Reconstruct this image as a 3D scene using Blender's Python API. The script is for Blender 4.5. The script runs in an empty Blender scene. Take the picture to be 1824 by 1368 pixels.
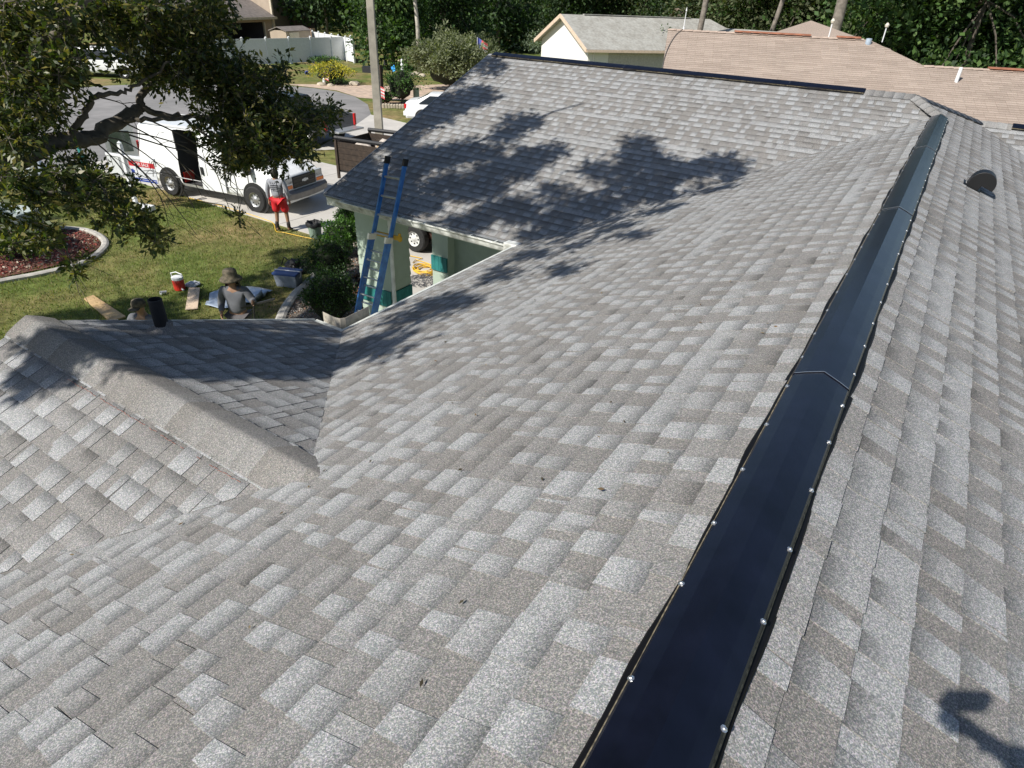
import bpy, bmesh, math, random
import numpy as np
from mathutils import Vector, Matrix, noise
random.seed(7); rng = np.random.default_rng(7)
R_ = math.radians
C = bpy.data.collections.new('scene'); bpy.context.scene.collection.children.link(C)
sc = bpy.context.scene

# ---------------------------------------------------------------- camera, sky, sun
FPX, PITCH, ROLL, YAW = 1117.13, 31.994, -2.605, 31.734
RIDGE = 4.6
CAM = np.array([0.09197, 0.0, RIDGE + 1.3175])          # X = across the ridge, Y = along the ridge, Z up
_a, _y, _r = R_(PITCH), R_(YAW), R_(ROLL)
fwd = np.array([-math.sin(_y)*math.cos(_a), math.cos(_y)*math.cos(_a), -math.sin(_a)])
rt0 = np.array([math.cos(_y), math.sin(_y), 0.0])
up0 = np.cross(rt0, fwd)
_c, _s = math.cos(_r), math.sin(_r)
# image axes: x' = c X + s Y (Y down), y' = -s X + c Y
RX = _c*rt0 + _s*(-up0)
DN = -_s*rt0 + _c*(-up0)
cam = bpy.data.objects.new('camera', bpy.data.cameras.new('camera')); C.objects.link(cam)
M = Matrix(((RX[0], -DN[0], -fwd[0], CAM[0]), (RX[1], -DN[1], -fwd[1], CAM[1]), (RX[2], -DN[2], -fwd[2], CAM[2]), (0, 0, 0, 1)))
cam.matrix_world = M
cam.data.sensor_width = 36; cam.data.lens = 36*FPX/1824
cam.data.clip_start = .05; cam.data.clip_end = 1500
sc.camera = cam
SUN_EL, SUN_AZ = 43.8, 198.2                             # where the sun stands; azimuth clockwise from +Y
w = bpy.data.worlds.new('World'); sc.world = w; w.use_nodes = True
nt = w.node_tree; nt.nodes.clear()
sky = nt.nodes.new('ShaderNodeTexSky'); sky.sky_type = 'NISHITA'; sky.sun_disc = False
sky.sun_elevation = R_(SUN_EL); sky.sun_rotation = R_(SUN_AZ); sky.air_density = 1.0; sky.dust_density = .6; sky.ozone_density = 1.2
bg = nt.nodes.new('ShaderNodeBackground'); bg.inputs[1].default_value = .075
wo = nt.nodes.new('ShaderNodeOutputWorld')
nt.links.new(sky.outputs[0], bg.inputs[0]); nt.links.new(bg.outputs[0], wo.inputs[0])
sl = bpy.data.lights.new('sun', 'SUN'); sl.energy = 4.6; sl.angle = R_(.53); sl.color = (1, .955, .88)
sun = bpy.data.objects.new('sun', sl); C.objects.link(sun)
SD = np.array([-math.sin(R_(SUN_AZ))*math.cos(R_(SUN_EL)), -math.cos(R_(SUN_AZ))*math.cos(R_(SUN_EL)), -math.sin(R_(SUN_EL))])  # light travels this way
sun.rotation_euler = Vector(SD).to_track_quat('-Z', 'Y').to_euler()
sc.view_settings.view_transform = 'Standard'; sc.view_settings.look = 'None'
sc.view_settings.exposure = .42; sc.view_settings.gamma = 1; sc.view_settings.use_curve_mapping = False

def ray(px, py):
    X = (px-912)/FPX; Y = (py-684)/FPX
    return fwd + X*RX + Y*DN
def hor(px, py, z=0.0):
    r = ray(px, py); t = (z-CAM[2])/r[2]; return CAM + r*t
def onplane(px, py, n, P):
    n = np.array(n, float); r = ray(px, py); t = np.dot(n, np.array(P)-CAM)/np.dot(n, r); return CAM + r*t
def atd(px, py, d):
    r = ray(px, py); return CAM + r/np.linalg.norm(r)*d
def proj(P):
    q = np.asarray(P, float)-CAM; d = np.dot(q, fwd)
    return 912+FPX*np.dot(q, RX)/d, 684+FPX*np.dot(q, DN)/d, d

# ---------------------------------------------------------------- materials
MT = {}
def mat(name, col, rough=.6, metal=0, var=.12, vs=8., bump=0., bs=60., col2=None, c2s=1.5, c2f=.5, spec=.5, coat=0, emit=None):
    if name in MT: return MT[name]
    m = bpy.data.materials.new(name); m.use_nodes = True; n = m.node_tree; b = n.nodes['Principled BSDF']
    b.inputs['Roughness'].default_value = rough; b.inputs['Metallic'].default_value = metal
    b.inputs['Specular IOR Level'].default_value = spec; b.inputs['Coat Weight'].default_value = coat
    tc = n.nodes.new('ShaderNodeTexCoord')
    def nz(scale, det=4):
        t = n.nodes.new('ShaderNodeTexNoise'); t.inputs['Scale'].default_value = scale; t.inputs['Detail'].default_value = det
        n.links.new(tc.outputs['Object'], t.inputs['Vector']); return t
    base = n.nodes.new('ShaderNodeRGB'); base.outputs[0].default_value = (*col, 1); out = base.outputs[0]
    if col2:
        t = nz(c2s, 5); cr = n.nodes.new('ShaderNodeValToRGB'); cr.color_ramp.elements[0].position = c2f-.12; cr.color_ramp.elements[1].position = c2f+.12
        mx = n.nodes.new('ShaderNodeMixRGB'); mx.inputs[2].default_value = (*col2, 1)
        n.links.new(t.outputs[0], cr.inputs[0]); n.links.new(cr.outputs[0], mx.inputs[0]); n.links.new(out, mx.inputs[1]); out = mx.outputs[0]
    if var:
        t = nz(vs, 6); mr = n.nodes.new('ShaderNodeMapRange'); mr.inputs[1].default_value = .25; mr.inputs[2].default_value = .75
        mr.inputs[3].default_value = 1-var*1.6; mr.inputs[4].default_value = 1+var*1.6
        mx = n.nodes.new('ShaderNodeVectorMath'); mx.operation = 'SCALE'
        n.links.new(t.outputs[0], mr.inputs[0]); n.links.new(out, mx.inputs[0]); n.links.new(mr.outputs[0], mx.inputs['Scale']); out = mx.outputs[0]
    n.links.new(out, b.inputs['Base Color'])
    if bump:
        t = nz(bs, 5); bp = n.nodes.new('ShaderNodeBump'); bp.inputs['Strength'].default_value = bump; bp.inputs['Distance'].default_value = .01
        n.links.new(t.outputs[0], bp.inputs['Height']); n.links.new(bp.outputs[0], b.inputs['Normal'])
    if emit: b.inputs['Emission Color'].default_value = (*emit, 1)
    MT[name] = m; return m

def leafmat(name, trans=.35, rough=.45):
    m = bpy.data.materials.new(name); m.use_nodes = True; n = m.node_tree; b = n.nodes['Principled BSDF']
    at = n.nodes.new('ShaderNodeAttribute'); at.attribute_name = 'tint'
    n.links.new(at.outputs['Color'], b.inputs['Base Color']); b.inputs['Roughness'].default_value = rough
    tr = n.nodes.new('ShaderNodeBsdfTranslucent'); vm = n.nodes.new('ShaderNodeVectorMath'); vm.operation = 'MULTIPLY'; vm.inputs[1].default_value = (1.5, 1.7, .5)
    n.links.new(at.outputs['Color'], vm.inputs[0]); n.links.new(vm.outputs[0], tr.inputs['Color'])
    mx = n.nodes.new('ShaderNodeMixShader'); mx.inputs[0].default_value = trans
    n.links.new(b.outputs[0], mx.inputs[1]); n.links.new(tr.outputs[0], mx.inputs[2]); n.links.new(mx.outputs[0], n.nodes['Material Output'].inputs[0])
    return m
LEAF = leafmat('leaf'); FARLEAF = leafmat('far_leaf', .25, .7)

def shinglemat(name, light, dark, gran=.42, band=.5):
    m = bpy.data.materials.new(name); m.use_nodes = True; n = m.node_tree; b = n.nodes['Principled BSDF']; L = n.links
    b.inputs['Roughness'].default_value = .92; b.inputs['Specular IOR Level'].default_value = .25
    geo = n.nodes.new('ShaderNodeTexCoord')
    at = n.nodes.new('ShaderNodeAttribute'); at.attribute_name = 'tint'      # R tone, G height in the exposure, B band strength
    sp = n.nodes.new('ShaderNodeSeparateColor'); L.new(at.outputs['Color'], sp.inputs[0])
    mx = n.nodes.new('ShaderNodeMixRGB'); mx.inputs[1].default_value = (*dark, 1); mx.inputs[2].default_value = (*light, 1); L.new(sp.outputs[0], mx.inputs[0])
    # granules
    v = n.nodes.new('ShaderNodeTexVoronoi'); v.inputs['Scale'].default_value = 330; L.new(geo.outputs['Object'], v.inputs['Vector'])
    sv = n.nodes.new('ShaderNodeSeparateColor'); L.new(v.outputs['Color'], sv.inputs[0])
    nz = n.nodes.new('ShaderNodeTexNoise'); nz.inputs['Scale'].default_value = 150; nz.inputs['Detail'].default_value = 3; L.new(geo.outputs['Object'], nz.inputs['Vector'])
    nz2 = n.nodes.new('ShaderNodeTexNoise'); nz2.inputs['Scale'].default_value = 1.1; nz2.inputs['Detail'].default_value = 4; L.new(geo.outputs['Object'], nz2.inputs['Vector'])
    def mr(i, a, bb, lo, hi):
        q = n.nodes.new('ShaderNodeMapRange'); q.inputs[1].default_value = a; q.inputs[2].default_value = bb; q.inputs[3].default_value = lo; q.inputs[4].default_value = hi; L.new(i, q.inputs[0]); return q.outputs[0]
    def mul(a, bb):
        q = n.nodes.new('ShaderNodeMath'); q.operation = 'MULTIPLY'; L.new(a, q.inputs[0]); L.new(bb, q.inputs[1]); return q.outputs[0]
    pw = n.nodes.new('ShaderNodeMath'); pw.operation = 'POWER'; pw.inputs[1].default_value = 2.0; L.new(sv.outputs[0], pw.inputs[0])
    g = mul(mr(pw.outputs[0], 0, 1, 1-gran*.72, 1+gran*1.5), mr(nz.outputs[0], .3, .7, .8, 1.2))
    g = mul(g, mr(nz2.outputs[0], .3, .7, .94, 1.06))
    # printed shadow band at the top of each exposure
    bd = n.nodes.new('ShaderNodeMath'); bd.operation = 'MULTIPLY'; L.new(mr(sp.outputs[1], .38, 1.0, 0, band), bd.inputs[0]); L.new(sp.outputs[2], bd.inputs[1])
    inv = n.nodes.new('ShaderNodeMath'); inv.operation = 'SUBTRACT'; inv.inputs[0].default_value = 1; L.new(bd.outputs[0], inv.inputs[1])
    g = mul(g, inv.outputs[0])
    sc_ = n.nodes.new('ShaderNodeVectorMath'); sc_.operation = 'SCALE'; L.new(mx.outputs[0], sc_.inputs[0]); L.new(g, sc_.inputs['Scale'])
    # coloured single granules
    hs = n.nodes.new('ShaderNodeMixRGB'); hs.blend_type = 'OVERLAY'; hs.inputs[0].default_value = .08; L.new(sc_.outputs[0], hs.inputs[1]); L.new(v.outputs['Color'], hs.inputs[2])
    L.new(hs.outputs[0], b.inputs['Base Color'])
    bp = n.nodes.new('ShaderNodeBump'); bp.inputs['Strength'].default_value = .35; bp.inputs['Distance'].default_value = .0015
    L.new(sv.outputs[1], bp.inputs['Height']); L.new(bp.outputs[0], b.inputs['Normal'])
    MT[name] = m; return m
SHM = shinglemat('grey_shingle', (.300, .308, .309), (.192, .185, .174), .46, .58)
TANM = shinglemat('tan_shingle', (.385, .315, .262), (.325, .262, .216), .2, .3)

# ---------------------------------------------------------------- helpers
def link(o, parent=None):
    C.objects.link(o)
    if parent: o.parent = parent
    return o
def tag(o, label=None, cat=None, group=None, kind=None):
    if label: o['label'] = label
    if cat: o['category'] = cat
    if group: o['group'] = group
    if kind: o['kind'] = kind
    return o
def thing(name, loc=(0, 0, 0), rz=0, label=None, cat=None, group=None):
    o = bpy.data.objects.new(name, None); o.empty_display_size = .2; link(o); o.location = loc; o.rotation_euler = (0, 0, rz)
    return tag(o, label, cat, group)

class MB:
    def __init__(s): s.v = []; s.f = []; s.m = []; s.c = []; s.cur = 0
    def add(s, vs, fs):
        k = len(s.v); s.v += [tuple(map(float, p)) for p in vs]; s.f += [tuple(i+k for i in f) for f in fs]; s.m += [s.cur]*len(fs); return s
    def box(s, c, d, rz=0, M=None):
        x, y, z = [q/2 for q in d]; P = [Vector((a*x, b*y, e*z)) for e in (-1, 1) for a, b in ((-1, -1), (1, -1), (1, 1), (-1, 1))]
        T = M if M is not None else Matrix.Rotation(rz, 4, 'Z')
        return s.add([T@p+Vector(c) for p in P], [(3, 2, 1, 0), (4, 5, 6, 7), (0, 1, 5, 4), (1, 2, 6, 5), (2, 3, 7, 6), (3, 0, 4, 7)])
    def bar(s, p, q, wd, ht, upv=(0, 0, 1)):
        p, q = Vector(p), Vector(q); d = (q-p); L = d.length; d.normalize(); sd = d.cross(Vector(upv))
        if sd.length < 1e-5: sd = d.cross(Vector((1, 0, 0)))
        sd.normalize(); u = sd.cross(d)
        vs = [e+sd*a*wd/2+u*b*ht/2 for e in (p, q) for a, b in ((-1, -1), (1, -1), (1, 1), (-1, 1))]
        return s.add(vs, [(0, 1, 2, 3), (7, 6, 5, 4), (0, 4, 5, 1), (1, 5, 6, 2), (2, 6, 7, 3), (3, 7, 4, 0)])
    def tube(s, pts, rad, n=6, cap=True):
        pts = [Vector(p) for p in pts]; rad = rad if hasattr(rad, '__len__') else [rad]*len(pts); vs = []; fs = []
        ref = Vector((.31, .17, .93))
        for i, p in enumerate(pts):
            d = (pts[min(i+1, len(pts)-1)]-pts[max(i-1, 0)]); d = d.normalized() if d.length > 1e-9 else Vector((0, 0, 1))
            a = d.cross(ref)
            if a.length < .05: a = d.cross(Vector((1, 0, 0)))
            a.normalize(); b = d.cross(a)
            vs += [p+(a*math.cos(2*math.pi*k/n)+b*math.sin(2*math.pi*k/n))*rad[i] for k in range(n)]
        for i in range(len(pts)-1):
            for k in range(n): fs.append((i*n+k, i*n+(k+1) % n, (i+1)*n+(k+1) % n, (i+1)*n+k))
        if cap: fs += [tuple(range(n))[::-1], tuple((len(pts)-1)*n+k for k in range(n))]
        return s.add(vs, fs)
    def lathe(s, prof, c=(0, 0, 0), n=16, M=None, cap=True):
        vs = []; fs = []; T = M if M is not None else Matrix.Identity(4)
        for r, z in prof: vs += [T@Vector((r*math.cos(2*math.pi*k/n), r*math.sin(2*math.pi*k/n), z))+Vector(c) for k in range(n)]
        for i in range(len(prof)-1):
            for k in range(n): fs.append((i*n+k, i*n+(k+1) % n, (i+1)*n+(k+1) % n, (i+1)*n+k))
        if cap and prof[0][0] > 1e-4: fs.append(tuple(range(n))[::-1])
        if cap and prof[-1][0] > 1e-4: fs.append(tuple((len(prof)-1)*n+k for k in range(n)))
        return s.add(vs, fs)
    def prism(s, poly, z0, z1):
        n = len(poly); return s.add([(x, y, z0) for x, y in poly]+[(x, y, z1) for x, y in poly], [tuple(range(n))[::-1], tuple(range(n, 2*n))]+[(i, (i+1) % n, n+(i+1) % n, n+i) for i in range(n)])
    def loft(s, rings, closed=True, caps=True, skip=None):
        n = len(rings[0]); fs = []
        for i in range(len(rings)-1):
            for k in range(n if closed else n-1):
                if skip and skip(i, k): continue
                fs.append((i*n+k, i*n+(k+1) % n, (i+1)*n+(k+1) % n, (i+1)*n+k))
        if caps: fs += [tuple(range(n))[::-1], tuple((len(rings)-1)*n+k for k in range(n))]
        return s.add([p for r in rings for p in r], fs)
    def quad(s, *p): return s.add(p, [tuple(range(len(p)))])
    def build(s, name, mats, parent=None, smooth=False, bevel=0, **t):
        me = bpy.data.meshes.new(name); me.from_pydata(s.v, [], s.f); me.update()
        for m in (mats if isinstance(mats, (list, tuple)) else [mats]): me.materials.append(m)
        if len(me.polygons) == len(s.m): me.polygons.foreach_set('material_index', s.m)
        if smooth: me.polygons.foreach_set('use_smooth', [True]*len(me.polygons))
        o = bpy.data.objects.new(name, me); link(o, parent)
        if bevel:
            b = o.modifiers.new('bevel', 'BEVEL'); b.width = bevel; b.segments = 2; b.limit_method = 'ANGLE'
        return tag(o, **t)
def copy_tree(o, parent=None, **t):
    c = o.copy(); C.objects.link(c)
    if parent: c.parent = parent
    for k in list(o.children): copy_tree(k, c)
    tag(c, **t); return c
def arrays_mesh(name, V, F, mats, parent=None, tint=None, **t):      # V (n,3), F (m,k) quads or tris, tint per face
    me = bpy.data.meshes.new(name); k = F.shape[1]
    me.vertices.add(len(V)); me.vertices.foreach_set('co', V.astype(np.float32).ravel())
    me.loops.add(F.size); me.loops.foreach_set('vertex_index', F.astype(np.int32).ravel())
    me.polygons.add(len(F)); me.polygons.foreach_set('loop_start', (np.arange(len(F))*k).astype(np.int32))
    me.update(calc_edges=True)
    if tint is not None:
        ca = me.color_attributes.new('tint', 'FLOAT_COLOR', 'CORNER'); cc = np.ones((F.size, 4), np.float32); cc[:, :3] = np.repeat(tint, k, 0); ca.data.foreach_set('color', cc.ravel())
    me.materials.append(mats); o = bpy.data.objects.new(name, me); link(o, parent); return tag(o, **t)

def leaves(name, P, D, size, pal, mtl, parent=None, width=.38, sizevar=.5, up=.35, **t):
    """P centres, D directions (unit) of leaf axes; palette of colours"""
    n = len(P); size = size*(1+sizevar*(rng.random(n)*2-1)); D = D/np.linalg.norm(D, axis=1)[:, None]
    N = rng.normal(size=(n, 3)); N[:, 2] += up*2; S = np.cross(D, N); S /= np.linalg.norm(S, axis=1)[:, None]+1e-9; N = np.cross(S, D)
    h = size[:, None]; V = np.stack([P, P+D*h*.5+S*h*width*.5+N*h*.06, P+D*h, P+D*h*.5-S*h*width*.5+N*h*.06], 1).reshape(-1, 3)
    F = np.arange(n*4).reshape(n, 4)
    pal = np.array(pal); tint = pal[rng.integers(0, len(pal), n)]*(0.75+.5*rng.random((n, 1)))
    return arrays_mesh(name, V, F, mtl, parent, tint, **t)

def skin_body(name, joints, edges, mtl, parent=None, sub=2, root=0, smooth=True, **t):
    """one continuous mesh grown over a skeleton: joints [(x,y,z,rx,ry)]"""
    me = bpy.data.meshes.new(name); me.from_pydata([j[:3] for j in joints], edges, []); o = bpy.data.objects.new(name, me); C.objects.link(o)
    sk = o.modifiers.new('skin', 'SKIN'); sk.use_smooth_shade = True; sk.branch_smoothing = .4
    for i, j in enumerate(joints):
        d = me.skin_vertices[0].data[i]; d.radius = (j[3], j[4] if len(j) > 4 else j[3]); d.use_root = (i == root)
    s = o.modifiers.new('sub', 'SUBSURF'); s.levels = s.render_levels = sub
    dg = bpy.context.evaluated_depsgraph_get(); m2 = bpy.data.meshes.new_from_object(o.evaluated_get(dg)); m2.name = name
    m2.polygons.foreach_set('use_smooth', [True]*len(m2.polygons))
    bpy.data.objects.remove(o); m2.materials.clear(); m2.materials.append(mtl)
    o = bpy.data.objects.new(name, m2); link(o, parent); return tag(o, **t)

# clip convex subject polygon by convex clip polygon (ccw)
def clip(sub, cl):
    out = list(sub)
    for i in range(len(cl)):
        a, b = cl[i], cl[(i+1) % len(cl)]; inp = out; out = []
        if not inp: return []
        ex, ey = b[0]-a[0], b[1]-a[1]
        sd = [ex*(p[1]-a[1])-ey*(p[0]-a[0]) for p in inp]
        for j in range(len(inp)):
            k = (j+1) % len(inp)
            if sd[j] >= -1e-9: out.append(inp[j])
            if (sd[j] > 1e-9 and sd[k] < -1e-9) or (sd[j] < -1e-9 and sd[k] > 1e-9):
                t = sd[j]/(sd[j]-sd[k]); out.append((inp[j][0]+t*(inp[k][0]-inp[j][0]), inp[j][1]+t*(inp[k][1]-inp[j][1])))
    # drop duplicates
    r = []
    for p in out:
        if not r or abs(p[0]-r[-1][0])+abs(p[1]-r[-1][1]) > 1e-5: r.append(p)
    if len(r) > 2 and abs(r[0][0]-r[-1][0])+abs(r[0][1]-r[-1][1]) < 1e-5: r.pop()
    return r if len(r) > 2 else []
def ccw(p): return p if sum(p[i][0]*p[(i+1) % len(p)][1]-p[(i+1) % len(p)][0]*p[i][1] for i in range(len(p))) > 0 else p[::-1]

# ---------------------------------------------------------------- the roof's measures
S = .3952; UE = 12.002; DG = .4335; VG = -8.53; WE = 4.4996; US = 1.540; DS = 2.0479; LS = .4493; H2 = .9404
EZ = RIDGE - S*WE; GZ = RIDGE + S*DG; SZ = RIDGE - S*DS; WS = WE-DS
EXPO = .1445*.93  # horizontal run of one exposure
EXP = .1445

SHJOBS = {}
class Slope:
    """origin on the plane, e along the courses, up the slope; polygons (a, b) with b measured up the slope from the eave"""
    def __init__(s, O, e, up): s.O = Vector(O); s.e = Vector(e).normalized(); s.u = Vector(up).normalized(); s.n = s.e.cross(s.u); s.n = s.n if s.n.z > 0 else -s.n
    def ab(s, P): q = Vector(P)-s.O; return (q.dot(s.e), q.dot(s.u))
    def P(s, a, b, h=0): return s.O+s.e*a+s.u*b+s.n*h
def shingles(sl, polys, seed, expo=EXP, strip=1.0, tabmode='laminate', light=.62, dz=.0):
    polys = [ccw(p) for p in polys]; ap = [q for p in polys for q in p]
    a0 = min(p[0] for p in ap); a1 = max(p[0] for p in ap); b0 = min(p[1] for p in ap); b1 = max(p[1] for p in ap)
    out = []; k = math.floor(b0/expo); r0 = random.Random(seed); off = 0
    while k*expo < b1:
        lo, hi = k*expo, (k+1)*expo+.03
        off = (off+r0.choice([.17, .33, .5, .66]))%1; a = math.floor(a0)-1-off*strip
        while a < a1:
            rg = random.Random(hash((seed, k, round(a*100)))); V, F, T = [], [], []
            rb, ra = rg.uniform(-.001, .0025), rg.uniform(-.001, .001); warp = rg.random() < .1
            def h(p, top): return dz+.0012+(.0062+rb+ra*(p[0]-a)+(.005 if warp and p[0]-a < .2 else 0))*max(0, 1-(p[1]-lo)/(hi-lo))+top
            def slab(rect, top, tone, bstr, base=None):
                for poly in polys:
                    pl = clip(rect, poly)
                    if not pl: continue
                    kk = len(V); n = len(pl)
                    for p in pl: V.append(sl.P(p[0], p[1], h(p, top)))
                    for p in pl: V.append(sl.P(p[0], p[1], (h(p, base) if base is not None else dz-.002)))
                    F.append(tuple(range(kk, kk+n))); T.append([(tone, (p[1]-lo)/expo, bstr) for p in pl])
                    for i in range(n):
                        j = (i+1) % n
                        if pl[i][1] > hi-.002 and pl[j][1] > hi-.002: continue
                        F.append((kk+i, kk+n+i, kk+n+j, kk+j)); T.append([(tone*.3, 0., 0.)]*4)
            rect = [(a+.0012, lo), (a+strip-.0012, lo), (a+strip-.0012, hi), (a+.0012, hi)]
            if tabmode == 'laminate':
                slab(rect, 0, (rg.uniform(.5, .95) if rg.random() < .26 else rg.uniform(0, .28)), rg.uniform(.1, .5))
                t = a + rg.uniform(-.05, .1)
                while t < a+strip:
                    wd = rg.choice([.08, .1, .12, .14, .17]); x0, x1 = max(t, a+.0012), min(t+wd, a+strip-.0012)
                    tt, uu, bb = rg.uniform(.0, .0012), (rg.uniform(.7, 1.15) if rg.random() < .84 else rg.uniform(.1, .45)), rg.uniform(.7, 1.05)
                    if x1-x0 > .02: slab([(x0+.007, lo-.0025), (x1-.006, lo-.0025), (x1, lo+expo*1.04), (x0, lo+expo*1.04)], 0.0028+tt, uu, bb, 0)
                    t += wd + rg.choice([.06, .08, .1, .13, .18])
            else:
                tone = rg.uniform(0, 1)
                for i in range(3): slab([(a+i*strip/3+.004, lo), (a+(i+1)*strip/3-.004, lo), (a+(i+1)*strip/3-.004, hi), (a+i*strip/3+.004, hi)], 0, min(1, max(0, tone+rg.uniform(-.35, .35))), .8)
            if V:
                area = 0
                for poly in polys:
                    cp = clip(rect, poly)
                    if not cp: continue
                    xs = [proj(sl.P(*p)) for p in cp]
                    if all(q[2] > .05 for q in xs):
                        xx = [min(1900, max(-80, q[0])) for q in xs]; yy = [min(1440, max(-80, q[1])) for q in xs]
                        area += abs(sum(xx[i]*yy[(i+1) % len(xx)]-xx[(i+1) % len(xx)]*yy[i] for i in range(len(xx))))/2
                out.append((area, V, F, T))
            a += strip
        k += 1
    return out
def mk_shingle(V, F, T, name, parent, mtl, **t):
    me = bpy.data.meshes.new(name); me.from_pydata([tuple(v) for v in V], [], F)
    ca = me.color_attributes.new('tint', 'FLOAT_COLOR', 'CORNER')
    flat = []
    for f in T:
        for c in f: flat += [c[0], c[1], c[2], 1]
    ca.data.foreach_set('color', flat); me.materials.append(mtl)
    o = bpy.data.objects.new(name, me); link(o, parent); return tag(o, **t)
def place_shingles(house, jobs, mtl, limit=290):
    allp = sorted([(x[0], sid, x) for sid, xs in jobs.items() for x in xs], key=lambda q: -q[0])
    V, F, T = [], [], []
    for i, (ar, sid, x) in enumerate(allp):
        if i < limit: mk_shingle(x[1], x[2], x[3], 'shingle', sid, mtl)
        else:
            k = len(V); V += x[1]; F += [tuple(j+k for j in f) for f in x[2]]; T += x[3]
    if V: mk_shingle(V, F, T, 'shingles', house, mtl, kind='stuff')

# ================================================================ ground, streets
GRASS = mat('lawn_grass', (.11, .14, .035), .9, var=.3, vs=3.2, bump=.6, bs=55, col2=(.24, .18, .085), c2s=.42, c2f=.55, spec=.15)
def grassmat():
    n = GRASS.node_tree; b = n.nodes['Principled BSDF']; out = b.inputs['Base Color'].links[0].from_socket
    tc = n.nodes.new('ShaderNodeTexCoord'); t = n.nodes.new('ShaderNodeTexNoise'); t.inputs['Scale'].default_value = 26; t.inputs['Detail'].default_value = 8; t.inputs['Roughness'].default_value = .8
    n.links.new(tc.outputs['Object'], t.inputs['Vector']); mr = n.nodes.new('ShaderNodeMapRange'); mr.inputs[1].default_value = .3; mr.inputs[2].default_value = .7; mr.inputs[3].default_value = .55; mr.inputs[4].default_value = 1.45
    n.links.new(t.outputs[0], mr.inputs[0]); s = n.nodes.new('ShaderNodeVectorMath'); s.operation = 'SCALE'; n.links.new(out, s.inputs[0]); n.links.new(mr.outputs[0], s.inputs['Scale']); n.links.new(s.outputs[0], b.inputs['Base Color'])
grassmat()
ASPH = mat('street_asphalt', (.20, .195, .19), .9, var=.1, vs=1.2, bump=.3, bs=120, col2=(.25, .24, .235), c2s=.35)
CONC = mat('driveway_concrete', (.50, .475, .435), .85, var=.08, vs=2, bump=.12, bs=70, col2=(.42, .40, .37), c2s=.5, c2f=.6)
g = MB(); g.quad((-600, -600, 0), (600, -600, 0), (600, 900, 0), (-600, 900, 0)); g.build('ground', GRASS, kind='structure')
def sheet(name, pts, z, m, kind='structure', **t):
    g = MB(); P = [tuple(hor(x, y, z)) if len(q) == 2 else None for q in pts for x, y in [q]]
    g.v = P; g.f = [tuple(range(len(P)))]; g.m = [0]
    # orient up
    a = sum(P[i][0]*P[(i+1) % len(P)][1]-P[(i+1) % len(P)][0]*P[i][1] for i in range(len(P)))
    if a < 0: g.f = [tuple(range(len(P)))[::-1]]
    return g.build(name, m, kind=kind, **t)
def smooth_closed(pts, it=2):
    for _ in range(it):
        q = []
        for i in range(len(pts)):
            a, b = pts[i], pts[(i+1) % len(pts)]; q += [(a[0]*.75+b[0]*.25, a[1]*.75+b[1]*.25), (a[0]*.25+b[0]*.75, a[1]*.25+b[1]*.75)]
        pts = q
    return pts
# street with its round end
road = [(-420, 330), (-200, 322), (0, 312), (110, 304), (230, 292), (330, 290), (440, 283), (555, 262), (612, 238), (645, 222), (661, 204), (655, 186), (632, 172), (600, 163), (560, 157), (500, 152), (420, 148), (330, 148), (200, 152), (0, 165), (-420, 195)]
sheet('street', road, .010, ASPH)
PAVER = mat('paver', (.53, .40, .30), .85, var=.18, vs=3, bump=.2, bs=40, col2=(.42, .33, .26), c2s=2)
sheet('paver_driveway', [(505, 150), (560, 156), (600, 161), (640, 174), (700, 178), (790, 176), (900, 172), (900, 140), (800, 150), (700, 153), (600, 150)], .016, PAVER)
# our driveway: flat slabs with joints between them
dv = thing('driveway', label=None); dv['kind'] = 'structure'
dp = [[(-24.2, 11.25), (-8.75, 11.25), (-8.75, 17.2), (-24.2, 17.2)]]
for i, x in enumerate(np.arange(-24.2, -8.8, 3.09)):
    x2 = min(x+3.07, -8.75)
    for y0, y1 in ((11.25, 14.2), (14.23, 17.2)):
        g = MB(); g.prism([(x, y0), (x2, y0), (x2, y1), (x, y1)], -.05, .026); g.build('slab', CONC, dv)
sheet('neighbour_driveway', [(556, 268), (612, 238), (660, 204), (745, 224), (860, 250), (760, 300), (640, 272), (600, 266)], .020, CONC)
CURB = mat('curb_concrete', (.40, .38, .34), .85, var=.2, vs=6, bump=.3, bs=40)
g = MB(); g.box((-24.9, 2, .02), (1.3, 34, .05)); g.build('sidewalk', CONC, kind='structure')

# porch and walk by the wall
g = MB(); g.prism([(-7.2, 6.6), (-6.6, 4.4), (-4.3, 4.4), (-4.3, 11.25), (-10.6, 11.25), (-10.6, 8.9), (-8.3, 8.3), (-7.2, 7.9)], -.05, .03); g.build('porch_floor', CONC, kind='structure')

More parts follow.
